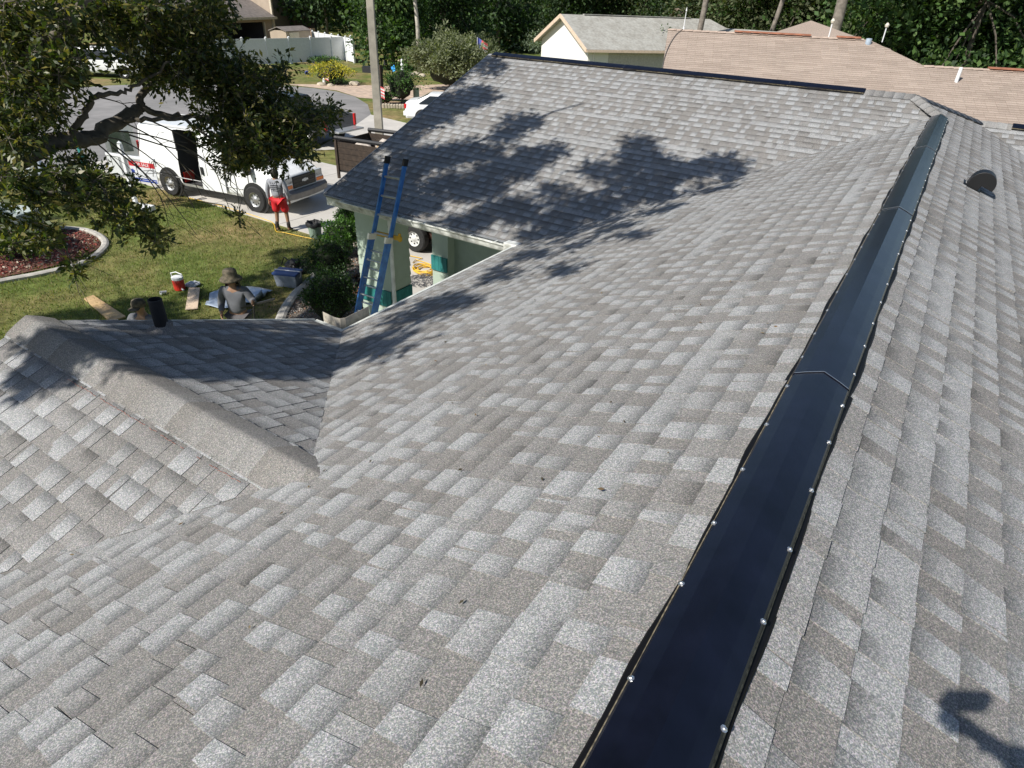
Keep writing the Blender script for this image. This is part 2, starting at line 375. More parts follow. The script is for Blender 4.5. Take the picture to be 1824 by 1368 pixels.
# ================================================================ our house
SIDE = mat('sage_siding', (.40, .48, .40), .55, var=.06, vs=3); TRIM = mat('trim_white', (.62, .64, .60), .45, var=.12, vs=14)
GUT = mat('gutter_white', (.66, .67, .64), .4, var=.25, vs=9, col2=(.30, .30, .27), c2s=7, c2f=.62)
TEAL = mat('teal_paint', (.025, .19, .18), .6); STUC = mat('stucco_sage', (.30, .37, .31), .8, var=.05, bump=.35, bs=90)
FELT = mat('roof_deck', (.05, .048, .045), .9); BLACKM = mat('black_metal', (.0035, .0045, .011), .24, metal=0, var=.3, vs=9, spec=.55, bump=.22, bs=3.2)
SCREW = mat('screw_zinc', (.75, .75, .74), .2, metal=.9, var=0)
house = thing('house', label='sage green house under the grey shingle roof we stand on', cat='house')
def deck(name, sl, polys, parent=house, th=.04, mtl=FELT):
    g = MB()
    for p in polys:
        n = len(p); g.add([sl.P(a, b, -.004) for a, b in p]+[sl.P(a, b, -th) for a, b in p], [tuple(range(n)), tuple(range(n, 2*n))[::-1]]+[(i, (i+1) % n, n+(i+1) % n, n+i) for i in range(n)])
    return g.build(name, mtl, parent)
YR = UE+DG+H2; ZR = RIDGE+S*(DG-H2); YV = UE+2*H2-WE; XE = -WE-LS
Q = math.sqrt(1+S*S)
slM = Slope((-WE, 0, EZ), (0, 1, 0), (1, 0, S)); zl = lambda x, y: slM.ab((x, y, RIDGE+S*x))
slR = Slope((WE, 0, EZ), (0, 1, 0), (-1, 0, S)); zr = lambda x, y: slR.ab((x, y, RIDGE-S*x))
slG = Slope((0, UE-WE, EZ), (1, 0, 0), (0, 1, S)); zg = lambda x, y: slG.ab((x, y, RIDGE+S*(y-UE)))
slF = Slope((0, US+WS, EZ), (1, 0, 0), (0, -1, S)); zf = lambda x, y: slF.ab((x, y, SZ-S*(y-US)))
slN = Slope((0, US-WS, EZ), (1, 0, 0), (0, 1, S)); zn = lambda x, y: slN.ab((x, y, SZ+S*(y-US)))
slW = Slope((0, YV, EZ), (1, 0, 0), (0, 1, S)); zw = lambda x, y: slW.ab((x, y, ZR-S*(YR-y)))
YB = -3.2; OV = .03
LAYOUT = [
 (slM, zl, [[(0, US), (0, UE), (-WE-OV, UE-WE-OV), (-WE-OV, US+WS+OV), (-DS, US)], [(0, YB), (0, US), (-DS, US), (-WE-OV, US-WS-OV), (-WE-OV, YB)]], 11),
 (slR, zr, [[(0, YB), (0, UE+2*DG), (H2-DG, YR), (WE, YV), (WE, YB)], [(0, UE), (0, UE+2*DG), (-DG, UE+DG)]], 22),
 (slG, zg, [[(VG, UE-WE-OV), (-WE-OV, UE-WE-OV), (0, UE), (-DG, UE+DG), (VG, UE+DG)]], 33),
 (slF, zf, [[(XE, US), (-DS, US), (-WE-OV, US+WS+OV), (XE, US+WS+OV)]], 44),
 (slN, zn, [[(XE, US), (-DS, US), (-WE-OV, US-WS-OV), (XE, US-WS-OV)]], 55),
 (slW, zw, [[(H2-DG, YR), (8, YR), (8, YV), (WE, YV)]], 66)]
jobs = {}
for sl, zz, polys, seed in LAYOUT:
    pp = [[zz(x, y) for x, y in p] for p in polys]
    ro = deck('roof_slope', sl, pp); jobs[ro] = shingles(sl, pp, seed)
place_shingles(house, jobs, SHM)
# slopes that face away
def away(pts): g = MB(); g.quad(*pts); g.build('roof_slope', mat('grey_shingle_plain', (.27, .27, .265), .9, var=.2, vs=14), house)
away([(VG, UE+DG, GZ), (-DG, UE+DG, GZ), (-DG+5, UE+DG+5, GZ-S*5), (VG, UE+DG+5, GZ-S*5)])
away([(H2-DG, YR, ZR), (8, YR, ZR), (8, YR+4, ZR-S*4), (H2-DG+4, YR+4, ZR-S*4)])

# caps over hips and the small ridge
def caps(P0, P1, dA, dB, wd, seed, rise=.02, step=.145, tone=(.1, .55), parent=house):
    rg = random.Random(seed); P0, P1 = Vector(P0), Vector(P1); L = (P1-P0).length; d = (P1-P0).normalized(); dA, dB = Vector(dA).normalized(), Vector(dB).normalized()
    n = int(L/step)+1
    for i in range(n):
        p = P0+d*(i*step); q = P0+d*min(L, i*step+step+.10); V = []
        tn = rg.uniform(*tone)
        for e, lift in ((p, .024), (q, .004)):
            for s, dr in ((1, dA), (.55, dA), (.18, dA), (0, dA), (.18, dB), (.55, dB), (1, dB)):
                V.append(e+dr*(wd/2*s)+Vector((0, 0, lift*.6+.006+rise*(1-s**2)+(rg.uniform(-.001, .001)))))
        V += [v-Vector((0, 0, .005)) for v in V[:7]]
        F = [(k, k+1, 8+k, 7+k) for k in range(6)]+[(14+k, 14+k+1, k+1, k) for k in range(6)]
        T = []
        for f in F: T.append([(tn, 0 if j < 7 else .3, .2) for j in f])
        o = mk_shingle(V, F, T, 'ridge_cap', parent, SHM)
        o.data.polygons.foreach_set('use_smooth', [True]*6+[False]*6)
caps((XE, US, SZ), (-DS+.22, US, SZ+.0), (0, 1, -S), (0, -1, -S), .35, 1, rise=.024, tone=(-.15, .4))
caps((-DG+1.2+.05, UE+DG+1.2, GZ-S*1.2), (-DG, UE+DG, GZ), (1, -.3, -S), (-.3, 1, -S), .30, 2)
caps((0, UE-.15, RIDGE+.0), (-DG, UE+DG, GZ), (1, .6, -S), (-.8, -1, -S), .26, 3)
caps((-DG-.0, UE+DG, GZ), (-1.15, UE+DG, GZ), (0, 1, -S), (0, -1, -S), .3, 4)
caps((H2-DG, YR, ZR), (H2-DG+.5, YR, ZR), (0, 1, -S), (0, -1, -S), .3, 5)
# mortar-like red chalk line beside the small ridge
g = MB()
for i in range(46):
    x = XE+.9+i*.037
    if random.random() < .8: g.bar(slN.P(*zn(x, US-.19+random.uniform(-.004, .004)), .013), slN.P(*zn(x+.03, US-.19+random.uniform(-.004, .004)), .013), .003, .001)
g.build('chalk_line', mat('red_chalk', (.30, .13, .10), .9), house, kind='stuff')

# metal ridge vents
def vent(P0, P1, dA, dB, nA, nB, seed, seclen=3.05, screws=True, label=None):
    rg = random.Random(seed); P0, P1 = Vector(P0), Vector(P1); L = (P1-P0).length; d = (P1-P0)/L; dA, dB, nA, nB = [Vector(q).normalized() for q in (dA, dB, nA, nB)]
    prof = [(.134, .007), (.128, .010), (.112, .012), (.105, .034), (.098, .037), (.055, .040), (0, .043)]
    x = 0; si = 0
    while x < L-.02:
        x2 = min(L, x+seclen); n = max(2, int((x2-x)/.1)); rings = []
        ph = rg.uniform(0, 6)
        for i in range(n+1):
            t = x+(x2-x)*i/n+(-.012 if i == 0 and si else 0); c = P0+d*t; r = []
            wv = .006*math.sin(t*5.1+ph)+.003*math.sin(t*13+ph); lf = .003*(1-i/n) if si else 0
            for sgn, dd, nn in ((1, dA, nA), (-1, dB, nB)):
                pts = [c+dd*(a+(wv if a > .11 else 0)*sgn)+nn*(h+lf+(.004*abs(math.sin(t*6.3+ph)) if a > .12 else 0)-(.0 if a else 0)) for a, h in prof]
                r += pts[:-1] if sgn == 1 else pts[:-1][::-1]
                if sgn == 1: r.append(c+Vector((0, 0, .043+lf)))
            rings.append(r)
        g = MB(); g.loft(rings, closed=False, caps=False)
        k = len(rings[0])   # end lips
        for R0 in (rings[0], rings[-1]): g.loft([R0, [p-Vector((0, 0, .006)) for p in R0]], closed=False, caps=False)
        g.m = [1 if (q < n*(2*len(prof)-2) and (q % (2*len(prof)-2)) in (0, 1, 2, 2*len(prof)-5, 2*len(prof)-4, 2*len(prof)-3)) else 0 for q in range(len(g.f))]  # flange faces turn dull black, standing in for the shade on them
        if si: g.cur = 2; [g.bar(rings[0][q]+Vector((0, 0, .0012)), rings[0][q+1]+Vector((0, 0, .0012)), .0025, .0015) for q in range(4, 8)]
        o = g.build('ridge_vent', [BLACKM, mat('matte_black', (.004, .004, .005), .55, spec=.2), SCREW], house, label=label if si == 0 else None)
        o.modifiers.new('thick', 'SOLIDIFY').thickness = .0012
        # louvre mesh strip along both sides
        for dd, nn in ((dA, nA), (dB, nB)):
            g = MB(); g.tube([P0+d*(x+(x2-x)*i/n)+dd*.108+nn*(.02+rg.uniform(-.002, .002)) for i in range(n+1)], .007, 4); g.build('vent_mesh', mat('vent_mesh', (.16, .135, .09), .8, var=.6, vs=60), o)
        if screws:
            t = x+.15
            while t < x2-.03:
                for dd, nn in ((dA, nA), (dB, nB)):
                    p = P0+d*(t+rg.uniform(-.02, .02))+dd*.100+nn*.036; z = nn
                    Mx = z.to_track_quat('Z', 'Y').to_matrix().to_4x4()
                    g = MB(); g.lathe([(.0085, 0), (.0085, .002), (.005, .003), (.005, .006), (.0035, .0075)], p, 8, Mx); g.build('screw', SCREW, o)
                t += .305
        x = x2; si += 1
nl, nr = (-S, 0, 1), (S, 0, 1)
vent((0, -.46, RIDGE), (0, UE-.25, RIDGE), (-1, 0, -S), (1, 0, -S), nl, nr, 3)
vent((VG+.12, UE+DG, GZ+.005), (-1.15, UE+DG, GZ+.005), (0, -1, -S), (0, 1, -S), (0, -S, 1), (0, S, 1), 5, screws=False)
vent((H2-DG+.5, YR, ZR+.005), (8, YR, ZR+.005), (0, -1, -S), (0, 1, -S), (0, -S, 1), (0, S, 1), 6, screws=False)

# pipe and hooded vent
pb = onplane(292, 592, (0, S, 1), (0, US, SZ))
g = MB(); g.lathe([(.052, -.05), (.052, .285), (.049, .29), (.044, .29), (.044, .05), (0, .05)], pb, 20); pv = g.build('pipe_vent', mat('black_rubber', (.012, .012, .013), .75), house, smooth=False)
g = MB(); g.lathe([(.13, .0), (.10, .02), (.06, .06), (.053, .1)], pb, 20, Matrix.Rotation(-math.atan(S)*1, 4, 'X')); g.build('collar', SHM, pv)
vb = onplane(1738, 338, nr, (0, 0, RIDGE)); dx = Vector((1, 0, -S)).normalized(); nn = Vector(nr).normalized()
def gp(a, h, y): a *= .76; h *= .76; y *= .8; return Vector(vb)+dx*a+nn*h+Vector((0, y, 0))
prof = [(-.145, 0)]+[(-.0+.155*math.cos(t), .11+.15*math.sin(t)) for t in np.linspace(math.pi, 0, 15)]+[(.155, .085), (.01, .085), (.01, 0)]
g = MB()
rings = [[gp(a, h, y) for a, h in prof] for y in (-.115, .115)]; g.loft(rings)
HB = mat('painted_black', (.003, .003, .0035), .5, var=.1)
hv = g.build('hood_vent', HB, house, bevel=.004)
g = MB(); g.loft([[gp(a, h, y) for a, h in ((-.19, .012), (.05, .012), (.05, .016), (-.19, .016))] for y in (-.15, .15)]); g.build('base_plate', HB, hv)

# walls
FW = UE-WE+.42
c1 = onplane(697, 500, (0, 1, 0), (0, FW, 0))[0]; c0 = onplane(634, 400, (0, 1, 0), (0, FW, 0))[0]
xr = onplane(727, 430, (1, 0, 0), (c1, 0, 0))[1]
PY = hor(785, 460, 1.05)[1]; p0 = hor(771, 452, 1.05); p1 = hor(800, 470, 1.05); PY = min(max(PY, 9.4), 11.2)
px0 = onplane(771, 452, (0, 1, 0), (0, PY, 0))[0]; px1 = onplane(799, 460, (0, 1, 0), (0, PY, 0))[0]
def wall(x0, y0, x1, y1, z0=0, z1=2.72, name='wall', m=SIDE, parent=house): g = MB(); g.box(((x0+x1)/2, (y0+y1)/2, (z0+z1)/2), (abs(x1-x0), abs(y1-y0), z1-z0)); return g.build(name, m, parent)
wc = wall(c0, FW, c1, xr, 0, 2.74)                       # corner pier
for k in range(15):
    z = .05+k*.178
    g = MB(); g.add([(c1+.004, FW-.02, z), (c1+.004, xr, z), (c1+.034, FW-.02, z), (c1+.034, xr, z), (c1+.034, FW-.02, z+.01), (c1+.034, xr, z+.01), (c1+.006, FW-.02, z+.176), (c1+.006, xr, z+.176)], [(0, 1, 3, 2), (2, 3, 5, 4), (4, 5, 7, 6), (0, 2, 4, 6), (1, 7, 5, 3)]); g.build('siding_board', SIDE, wc)
    g = MB(); g.add([(c0, FW-.004, z), (c1, FW-.004, z), (c0, FW-.02, z), (c1, FW-.02, z), (c0, FW-.02, z+.01), (c1, FW-.02, z+.01), (c0, FW-.005, z+.176), (c1, FW-.005, z+.176)], [(0, 2, 3, 1), (2, 4, 5, 3), (4, 6, 7, 5), (0, 6, 4, 2), (1, 3, 5, 7)]); g.build('siding_board', SIDE, wc)
def tealband(x0, x1, y, z0=.78, z1=1.1, axis=0):
    n = max(3, int(abs(x1-x0)/.09))
    for i in range(n):
        a, b = x0+(x1-x0)*i/n, x0+(x1-x0)*(i+.94)/n; g = MB()
        if axis == 0: g.box(((a+b)/2, y-.03, (z0+z1)/2), (abs(b-a), .03, z1-z0))
        else: g.box((y+.04, (a+b)/2, (z0+z1)/2), (.03, abs(b-a), z1-z0))
        g.build('teal_board', TEAL, house)
tealband(c0, c1, FW); tealband(FW, xr, c1, axis=1)
wp = wall(px0, PY-.02, px1, PY+.35, 0, 2.74); tealband(px0, px1, PY-.02)
wall(px1, PY+.2, -4.2, PY+.35, 0, 2.74, m=STUC)
wall(VG+.2, PY+2.2, VG+.35, UE+4.9, 0, 2.9)               # left gable wall, beyond the porch
wall(VG+.35, PY+2.2, px0, PY+2.35, 0, 2.74)
# gable triangle
g = MB(); yy = [UE-WE+.45, UE+DG, UE+DG+4.4]; g.add([(VG+.2, yy[0], 2.75), (VG+.2, yy[1], GZ-.1), (VG+.2, yy[2], 2.9), (VG+.3, yy[0], 2.75), (VG+.3, yy[1], GZ-.1), (VG+.3, yy[2], 2.9)], [(0, 1, 2), (3, 5, 4), (0, 3, 4, 1), (1, 4, 5, 2), (2, 5, 3, 0)]); g.build('gable', SIDE, house)
# porch ceiling, soffits, main wall
g = MB(); g.box(((VG+.25-4.2)/2, (UE-WE+.14+PY+2.3)/2, 2.735), (-4.2-VG-.25, PY+2.2-(UE-WE)-.1, .02)); g.build('soffit', TRIM, house)
wall(-WE+.45, 3.9, -WE+.6, FW+3, 0, 2.74); wall(XE+.2, US-WS+.4, XE+.35, US+WS-.4, 0, 2.75); wall(XE+.35, US+WS-.55, -WE+.5, US+WS-.4, 0, 2.75)
g = MB(); g.add([(XE+.2, US-WS+.3, 2.7), (XE+.2, US, SZ-.08), (XE+.2, US+WS-.3, 2.7)], [(0, 1, 2)]); g.build('gable', SIDE, house)
# fascia and gutter of the garage eave
ey = UE-WE
g = MB(); g.box(((VG-WE)/2, ey+.02, EZ-.105), (abs(VG+WE), .025, .17)); g.build('fascia', TRIM, house)
prof = [(0, 0), (0, -.115), (-.07, -.12), (-.085, -.09), (-.10, -.05), (-.125, -.02), (-.125, 0), (-.118, 0), (-.118, -.015), (-.09, -.045), (-.07, -.108), (-.01, -.105), (-.01, 0)]
gx0, gx1 = onplane(712, 380, (0, 1, 0), (0, ey, 0))[0], -WE-.02
g = MB(); g.loft([[(x, ey-.01+a, EZ-.02+z) for a, z in prof] for x in (gx0-1.35, gx1)]); gu = g.build('gutter', GUT, house)
g = MB(); g.box((gx1-.08, ey-.08, EZ-.05), (.22, .15, .14)); g.build('gutter_box', GUT, gu, bevel=.008)
for i in range(8): g = MB(); g.box((gx0-1.2+i*.45, ey-.07, EZ-.016), (.02, .12, .004)); g.build('hanger', TRIM, gu)
# drip edges
g = MB(); g.bar((-WE-.045, US+WS, EZ-.012), (-WE-.045, ey, EZ-.012), .03, .022); g.build('drip_edge', TRIM, house)
g = MB(); g.bar((VG-.01, ey-.02, EZ-.012), (VG-.01, UE+DG, GZ-.02), .02, .05); g.bar((VG, ey-.045, EZ-.014), (-WE, ey-.045, EZ-.014), .02, .02); g.build('drip_edge', mat('drip_edge_grey', (.25, .26, .27), .5), house)
g = MB(); g.bar((XE, US+WS+.045, EZ-.012), (-WE-.04, US+WS+.045, EZ-.012), .05, .02); g.bar((XE-.01, US+WS+.04, EZ-.01), (XE-.01, US, SZ-.03), .02, .04); g.bar((XE-.01, US-WS-.04, EZ-.01), (XE-.01, US, SZ-.03), .02, .04); g.build('drip_edge', TRIM, house)
g = MB(); g.loft([[(x, US+WS+.06-a, EZ-.03+z) for a, z in prof] for x in (XE+.0, -WE-.1)]); g.build('gutter', GUT, house)
# splash guard in the inner corner
g = MB(); gx, gy = -WE-.10, US+WS+.10
pth = [(gx-.30, gy+.02), (gx-.10, gy+.0), (gx-.03, gy+.015), (gx, gy+.06), (gx-.005, gy+.13), (gx-.01, gy+.42)]
rings = [[(x, y, EZ-.03), (x, y, EZ+.085), (x+.004, y-.004, EZ+.085), (x+.004, y-.004, EZ-.03)] for x, y in pth]; g.loft(rings); g.build('splash_guard', mat('beige_metal', (.42, .385, .32), .5, var=.2, vs=20), house)
g = MB(); g.tube([(c1+.05, FW+.02, 2.65), (c1+.05, FW+.0, 2.4), (c1+.05, FW, .1)], .038, 8); g.build('downspout', mat('downspout_white', (.7, .72, .7), .4), house)

# ================================================================ ladder
BLUE = mat('fibreglass_blue', (.02, .13, .42), .42, var=.1, vs=12, col2=(.05, .2, .5), c2s=9); ALU = mat('aluminium', (.62, .62, .60), .35, metal=.7, var=.1); RUBB = mat('rubber_black', (.012, .012, .012), .7)
ld = thing('extension_ladder', label='blue fibreglass extension ladder leaning on the garage gutter', cat='ladder')
tp = [onplane(690, 288, (0, 1, 0), (0, ey-.02, 0)), onplane(722, 293, (0, 1, 0), (0, ey-.02, 0))]
tops, bots = [], []
for px, py, bx, by in ((690, 284, 637, 568), (722, 289, 667, 568)):
    T = onplane(px, py, (0, 1, 0), (0, ey+.20, 0)); k = .24
    # plane of the rails: leans back from the wall; y = ey-.16-(EZ-z)*k
    n_ = (0, 1, -k); P_ = (0, ey-.17, EZ)
    tops.append(Vector(onplane(px, py, n_, P_))); b = Vector(onplane(bx, by, n_, P_)); d = b-tops[-1]; bots.append(tops[-1]+d*(tops[-1].z/(-d.z)))
ax = (tops[1]-tops[0]).normalized(); d = (bots[0]-tops[0]).normalized(); nrm = ax.cross(d).normalized()
for T, Bt in zip(tops, bots):
    g = MB(); g.bar(T, Bt, .028, .085, nrm); g.build('rail', BLUE, ld, bevel=.004)
    mid = T+(Bt-T)*.33; off = nrm*.06*(1 if nrm.y < 0 else -1)
    g = MB(); g.bar(mid+off, Bt+off+ax*.0, .026, .08, nrm); g.build('rail', BLUE, ld, bevel=.004)
    g = MB(); g.bar(T-d*.05, T+d*.06, .04, .10, nrm); g.build('end_cap', RUBB, ld, bevel=.006)
    g = MB(); g.bar(mid+off*.5-d*.05, mid+off*.5+d*.05, .04, .17, nrm); g.build('guide_bracket', ALU, ld)
    g = MB(); g.box(Bt+Vector((0, 0, .03)), (.08, .12, .06)); g.build('ladder_foot', RUBB, ld)
Lr = (bots[0]-tops[0]).length; i = 0; t = .26
while t < Lr-.15:
    f = t/Lr; a, b = tops[0].lerp(bots[0], f), tops[1].lerp(bots[1], f); g = MB(); g.tube([a, b], .017, 8); g.build('rung', ALU, ld)
    if f > .36:
        g = MB(); g.tube([a+off+d*.15, b+off+d*.15], .016, 8); g.build('rung', ALU, ld)
    t += .305
ga = tops[0].lerp(bots[0], .30)+nrm*0; gb = tops[1].lerp(bots[1], .30)
g = MB(); g.bar(ga-ax*.0+Vector((0, .06, -.08)), gb+ax*.16+Vector((0, .06, -.08)), .03, .07); g.bar(gb+ax*.12+Vector((0, .06, .0)), gb+ax*.12+Vector((0, .06, -.13)), .04, .03, (0, 1, 0)); g.build('yellow_bracket', mat('yellow_plastic', (.62, .36, .03), .45), ld)

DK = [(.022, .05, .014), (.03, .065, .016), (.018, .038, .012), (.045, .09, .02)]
# ================================================================ plants near the house
def blob_leaves(name, c, r, n, size, pal, parent, mtl=LEAF, shell=.35, zf=.0, flat=.25, lump=.25, seed=0, width=.5, **t):
    rg = np.random.default_rng(seed); D = rg.normal(size=(n, 3)); D /= np.linalg.norm(D, axis=1)[:, None]
    D[:, 2] = np.where(D[:, 2] < -flat, -D[:, 2]*.6, D[:, 2])
    lumpv = np.array([1+lump*noise.noise(Vector(d*2.2)+Vector((seed*3.1, 0, 0))) + lump*.5*noise.noise(Vector(d*5.5)+Vector((0, seed*1.7, 0))) for d in D])
    rad = (1-shell*rg.random(n)**1.5)*lumpv; P = np.array(c)+D*rad[:, None]*np.array(r)
    P[:, 2] = np.maximum(P[:, 2], zf)
    ax = D*.7+rg.normal(size=(n, 3))*.6; return leaves(name, P, ax, size, pal, mtl, parent, width=width, up=.5, **t)
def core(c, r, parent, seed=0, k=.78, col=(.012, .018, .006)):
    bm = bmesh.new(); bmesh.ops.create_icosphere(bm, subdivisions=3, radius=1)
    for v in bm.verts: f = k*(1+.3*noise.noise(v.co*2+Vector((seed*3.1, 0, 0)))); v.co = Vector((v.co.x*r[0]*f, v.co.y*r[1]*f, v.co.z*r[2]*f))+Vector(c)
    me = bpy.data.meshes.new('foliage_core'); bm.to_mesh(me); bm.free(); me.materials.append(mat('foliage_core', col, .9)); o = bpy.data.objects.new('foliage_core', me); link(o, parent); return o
GP = [(.04, .10, .016), (.06, .14, .022), (.035, .085, .015), (.08, .17, .028)]
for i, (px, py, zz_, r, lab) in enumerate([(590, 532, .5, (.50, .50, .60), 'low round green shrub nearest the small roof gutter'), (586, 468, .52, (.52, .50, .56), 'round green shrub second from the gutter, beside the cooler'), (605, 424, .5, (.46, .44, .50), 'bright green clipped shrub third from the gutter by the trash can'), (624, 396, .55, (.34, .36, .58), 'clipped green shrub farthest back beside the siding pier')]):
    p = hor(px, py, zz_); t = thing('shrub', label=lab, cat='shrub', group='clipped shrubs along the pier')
    core((p[0], p[1], zz_), r, t, i); blob_leaves('foliage', (p[0], p[1], zz_), r, 5200, .05, (GP[:1]+DK) if i < 2 else GP+[(.09, .2, .02)], t, seed=i+3, lump=.5, kind='stuff')  # first two shrubs get darker leaves: tree shade put into their colour
    g = MB(); g.tube([(p[0], p[1], 0), (p[0]+.03, p[1], .5)], [.03, .02]); g.build('stem', mat('bark', (.12, .09, .065), .9, var=.3, vs=12, bump=.8, bs=25), t)
BARK = MT['bark']

# gravel and mulch beds with kerbs
def ptsin(poly, n):
    poly = np.array([(p[0], p[1]) for p in poly]); lo, hi = poly.min(0), poly.max(0); out = []
    while len(out) < n:
        q = lo+(hi-lo)*rng.random((n*2, 2)); ins = np.zeros(len(q), bool); j = len(poly)-1
        for i in range(len(poly)):
            c_ = ((poly[i, 1] > q[:, 1]) != (poly[j, 1] > q[:, 1])) & (q[:, 0] < (poly[j, 0]-poly[i, 0])*(q[:, 1]-poly[i, 1])/(poly[j, 1]-poly[i, 1]+1e-12)+poly[i, 0]); ins ^= c_; j = i
        out += list(q[ins])
    return np.array(out[:n])
def chips(name, poly, n, size, pal, z=.02, **t):
    P2 = ptsin(poly, n); P = np.column_stack([P2, np.full(n, z)+rng.random(n)*.02]); D = rng.normal(size=(n, 3)); D[:, 2] *= .35
    m_ = MT.get('chipmat') or leafmat('chipmat', 0, .9); MT['chipmat'] = m_; return leaves(name, P, D, size, pal, m_, None, width=.6, sizevar=.6, up=1.2, **t)
def kerb(name, pts, wd, ht, **t):
    P = [Vector(hor(x, y, ht)) for x, y in pts]; g = MB(); R1 = []
    for i, p in enumerate(P):
        d = (P[min(i+1, len(P)-1)]-P[max(0, i-1)]); d.z = 0; d.normalize(); sd = Vector((-d.y, d.x, 0)); q = Vector((p.x, p.y, 0))
        R1.append([q+sd*wd/2-Vector((0, 0, .05)), q+sd*wd/2+Vector((0, 0, ht*.7)), q+sd*wd*.25+Vector((0, 0, ht)), q-sd*wd*.25+Vector((0, 0, ht)), q-sd*wd/2+Vector((0, 0, ht*.7)), q-sd*wd/2-Vector((0, 0, .05))])
    g.loft(R1); return g.build(name, CURB, **t)
def catm(pts, k=6):
    out = []
    for i in range(len(pts)-1):
        p0, p1, p2, p3 = pts[max(0, i-1)], pts[i], pts[i+1], pts[min(len(pts)-1, i+2)]
        for j in range(k):
            t = j/k; out.append(tuple(.5*((2*b)+(-a+c)*t+(2*a-5*b+4*c-d)*t*t+(-a+3*b-3*c+d)*t**3) for a, b, c, d in zip(p0, p1, p2, p3)))
    return out+[pts[-1]]
MULCHP = [(-140, 520), (0, 494), (70, 480), (140, 462), (178, 440), (180, 425), (160, 412), (125, 406), (60, 405), (-140, 420)]
sheet('mulch_bed', MULCHP, .03, mat('mulch', (.12, .045, .032), .95, var=.4, vs=14, bump=.8, bs=30))
mp = [hor(x, y) for x, y in MULCHP]; chips('mulch_chips', mp, 9000, .055, [(.24, .045, .035), (.16, .035, .03), (.30, .07, .05), (.10, .05, .035), (.42, .36, .28), (.20, .12, .08)], .03, kind='stuff')
kerb('curb', catm([(-140, 526), (0, 497), (70, 484), (145, 465), (182, 440), (184, 424), (162, 410), (128, 404), (60, 403), (-60, 408)]), .17, .09, label='curved concrete curb around the red mulch bed', cat='curb')
GRP = [(497, 640), (500, 560), (520, 528), (548, 500), (575, 470), (605, 430), (660, 420), (680, 560), (640, 640)]
sheet('gravel_bed', GRP, .03, mat('gravel_base', (.13, .11, .09), .95, var=.3, vs=20, bump=.8, bs=30))
gpts = [hor(x, y) for x, y in GRP]; chips('gravel', gpts, 9000, .035, [(.42, .38, .33), (.30, .26, .22), (.55, .5, .45), (.22, .18, .15), (.35, .16, .08)], .03, kind='stuff')
kerb('curb', catm([(486, 640), (492, 590), (500, 562), (512, 538), (530, 515), (546, 502), (572, 474), (596, 440)]), .2, .1, label='curved concrete curb between lawn and shrub bed', cat='curb')

# grass tufts on the near lawn
lawn = [hor(x, y) for x, y in ((-160, 620), (-160, 340), (120, 315), (335, 352), (545, 420), (590, 440), (500, 540), (490, 640))]
P2 = ptsin(lawn, 60000)
mpoly = np.array(mp)[:, :2]
keep = ~((P2[:, 0] < -16.6) & (P2[:, 1] < 7.9) & (np.hypot(P2[:, 0]+19.5, P2[:, 1]-5.5) < 2.7))
P2 = P2[keep]; P = np.column_stack([P2, np.zeros(len(P2))]); D = rng.normal(size=(len(P), 3))*.45; D[:, 2] = 1
nz_ = np.array([noise.noise(Vector((p[0]*.42, p[1]*.42, 3.3))) for p in P2]); 
GLEAF = leafmat('grass_blades', .3, .6)
o = leaves('grass_tufts', P, D, .055, [(.12, .17, .035), (.15, .19, .05), (.22, .20, .08), (.10, .15, .03), (.24, .20, .09)], GLEAF, None, width=.22, sizevar=.5, up=0, kind='stuff')

# ================================================================ the oak
oak = thing('oak_tree', label='large oak with dark leaves spreading over the front lawn from the left', cat='tree')
OB = mat('oak_bark', (.11, .095, .075), .9, var=.35, vs=10, bump=1, bs=18)
trunk_top = Vector((-10.6, .9, 3.0))
g = MB(); g.tube([(-10.4, .7, -.1), (-10.45, .75, .8), (-10.55, .85, 2), trunk_top, (-10.5, 1.0, 4.2)], [.42, .33, .29, .27, .2], 12); g.build('trunk', OB, oak, smooth=True)
SK = []
def limb(pts, r0, r1, wob=.022):
    P = [Vector(p) for p in pts]; P = [Vector(p) for p in catm([tuple(p) for p in P], 5)]
    P = [p+Vector((random.uniform(-1, 1), random.uniform(-1, 1), random.uniform(-1, 1)))*min(wob, r0*.6)*(0 if i in (0, len(P)-1) else 1) for i, p in enumerate(P)]
    n = len(P); rr = [r0+(r1-r0)*i/(n-1) for i in range(n)]; g = MB(); g.tube(P, rr, 8); g.build('branch', OB, oak, smooth=True); SK.extend(P); return P
def pl(*q): return [tuple(atd(*a)) for a in q]
A1 = limb([tuple(trunk_top)]+pl((-230, 520, 8.9), (-100, 395, 9.0), (0, 300, 9.2), (50, 272, 9.4), (110, 250, 9.6), (165, 245, 9.8), (215, 212, 10), (250, 194, 10.1)), .16, .07)
limb(pl((250, 194, 10.1), (256, 168, 10.2), (285, 120, 10.4), (320, 60, 10.6), (350, 0, 10.8)), .055, .02)
limb(pl((250, 194, 10.1), (300, 205, 10.1), (340, 208, 10.0), (400, 220, 10.0), (460, 245, 10.0), (520, 262, 10.1)), .045, .012)
limb(pl((215, 215, 10), (262, 212, 9.8), (325, 214, 9.7), (370, 240, 9.7), (430, 280, 9.7)), .035, .01)
limb(pl((120, 248, 9.6), (150, 205, 9.5), (172, 172, 9.4), (215, 165, 9.4), (245, 150, 9.4), (300, 110, 9.3)), .045, .012)
limb(pl((0, 300, 9.2), (-20, 200, 9), (40, 110, 8.8), (110, 50, 8.6), (180, -40, 8.6)), .09, .03)
limb(pl((-100, 395, 9.0), (-60, 330, 8.7), (30, 325, 8.6), (90, 345, 8.6), (170, 350, 8.7), (230, 385, 8.8), (290, 435, 8.9)), .05, .01)
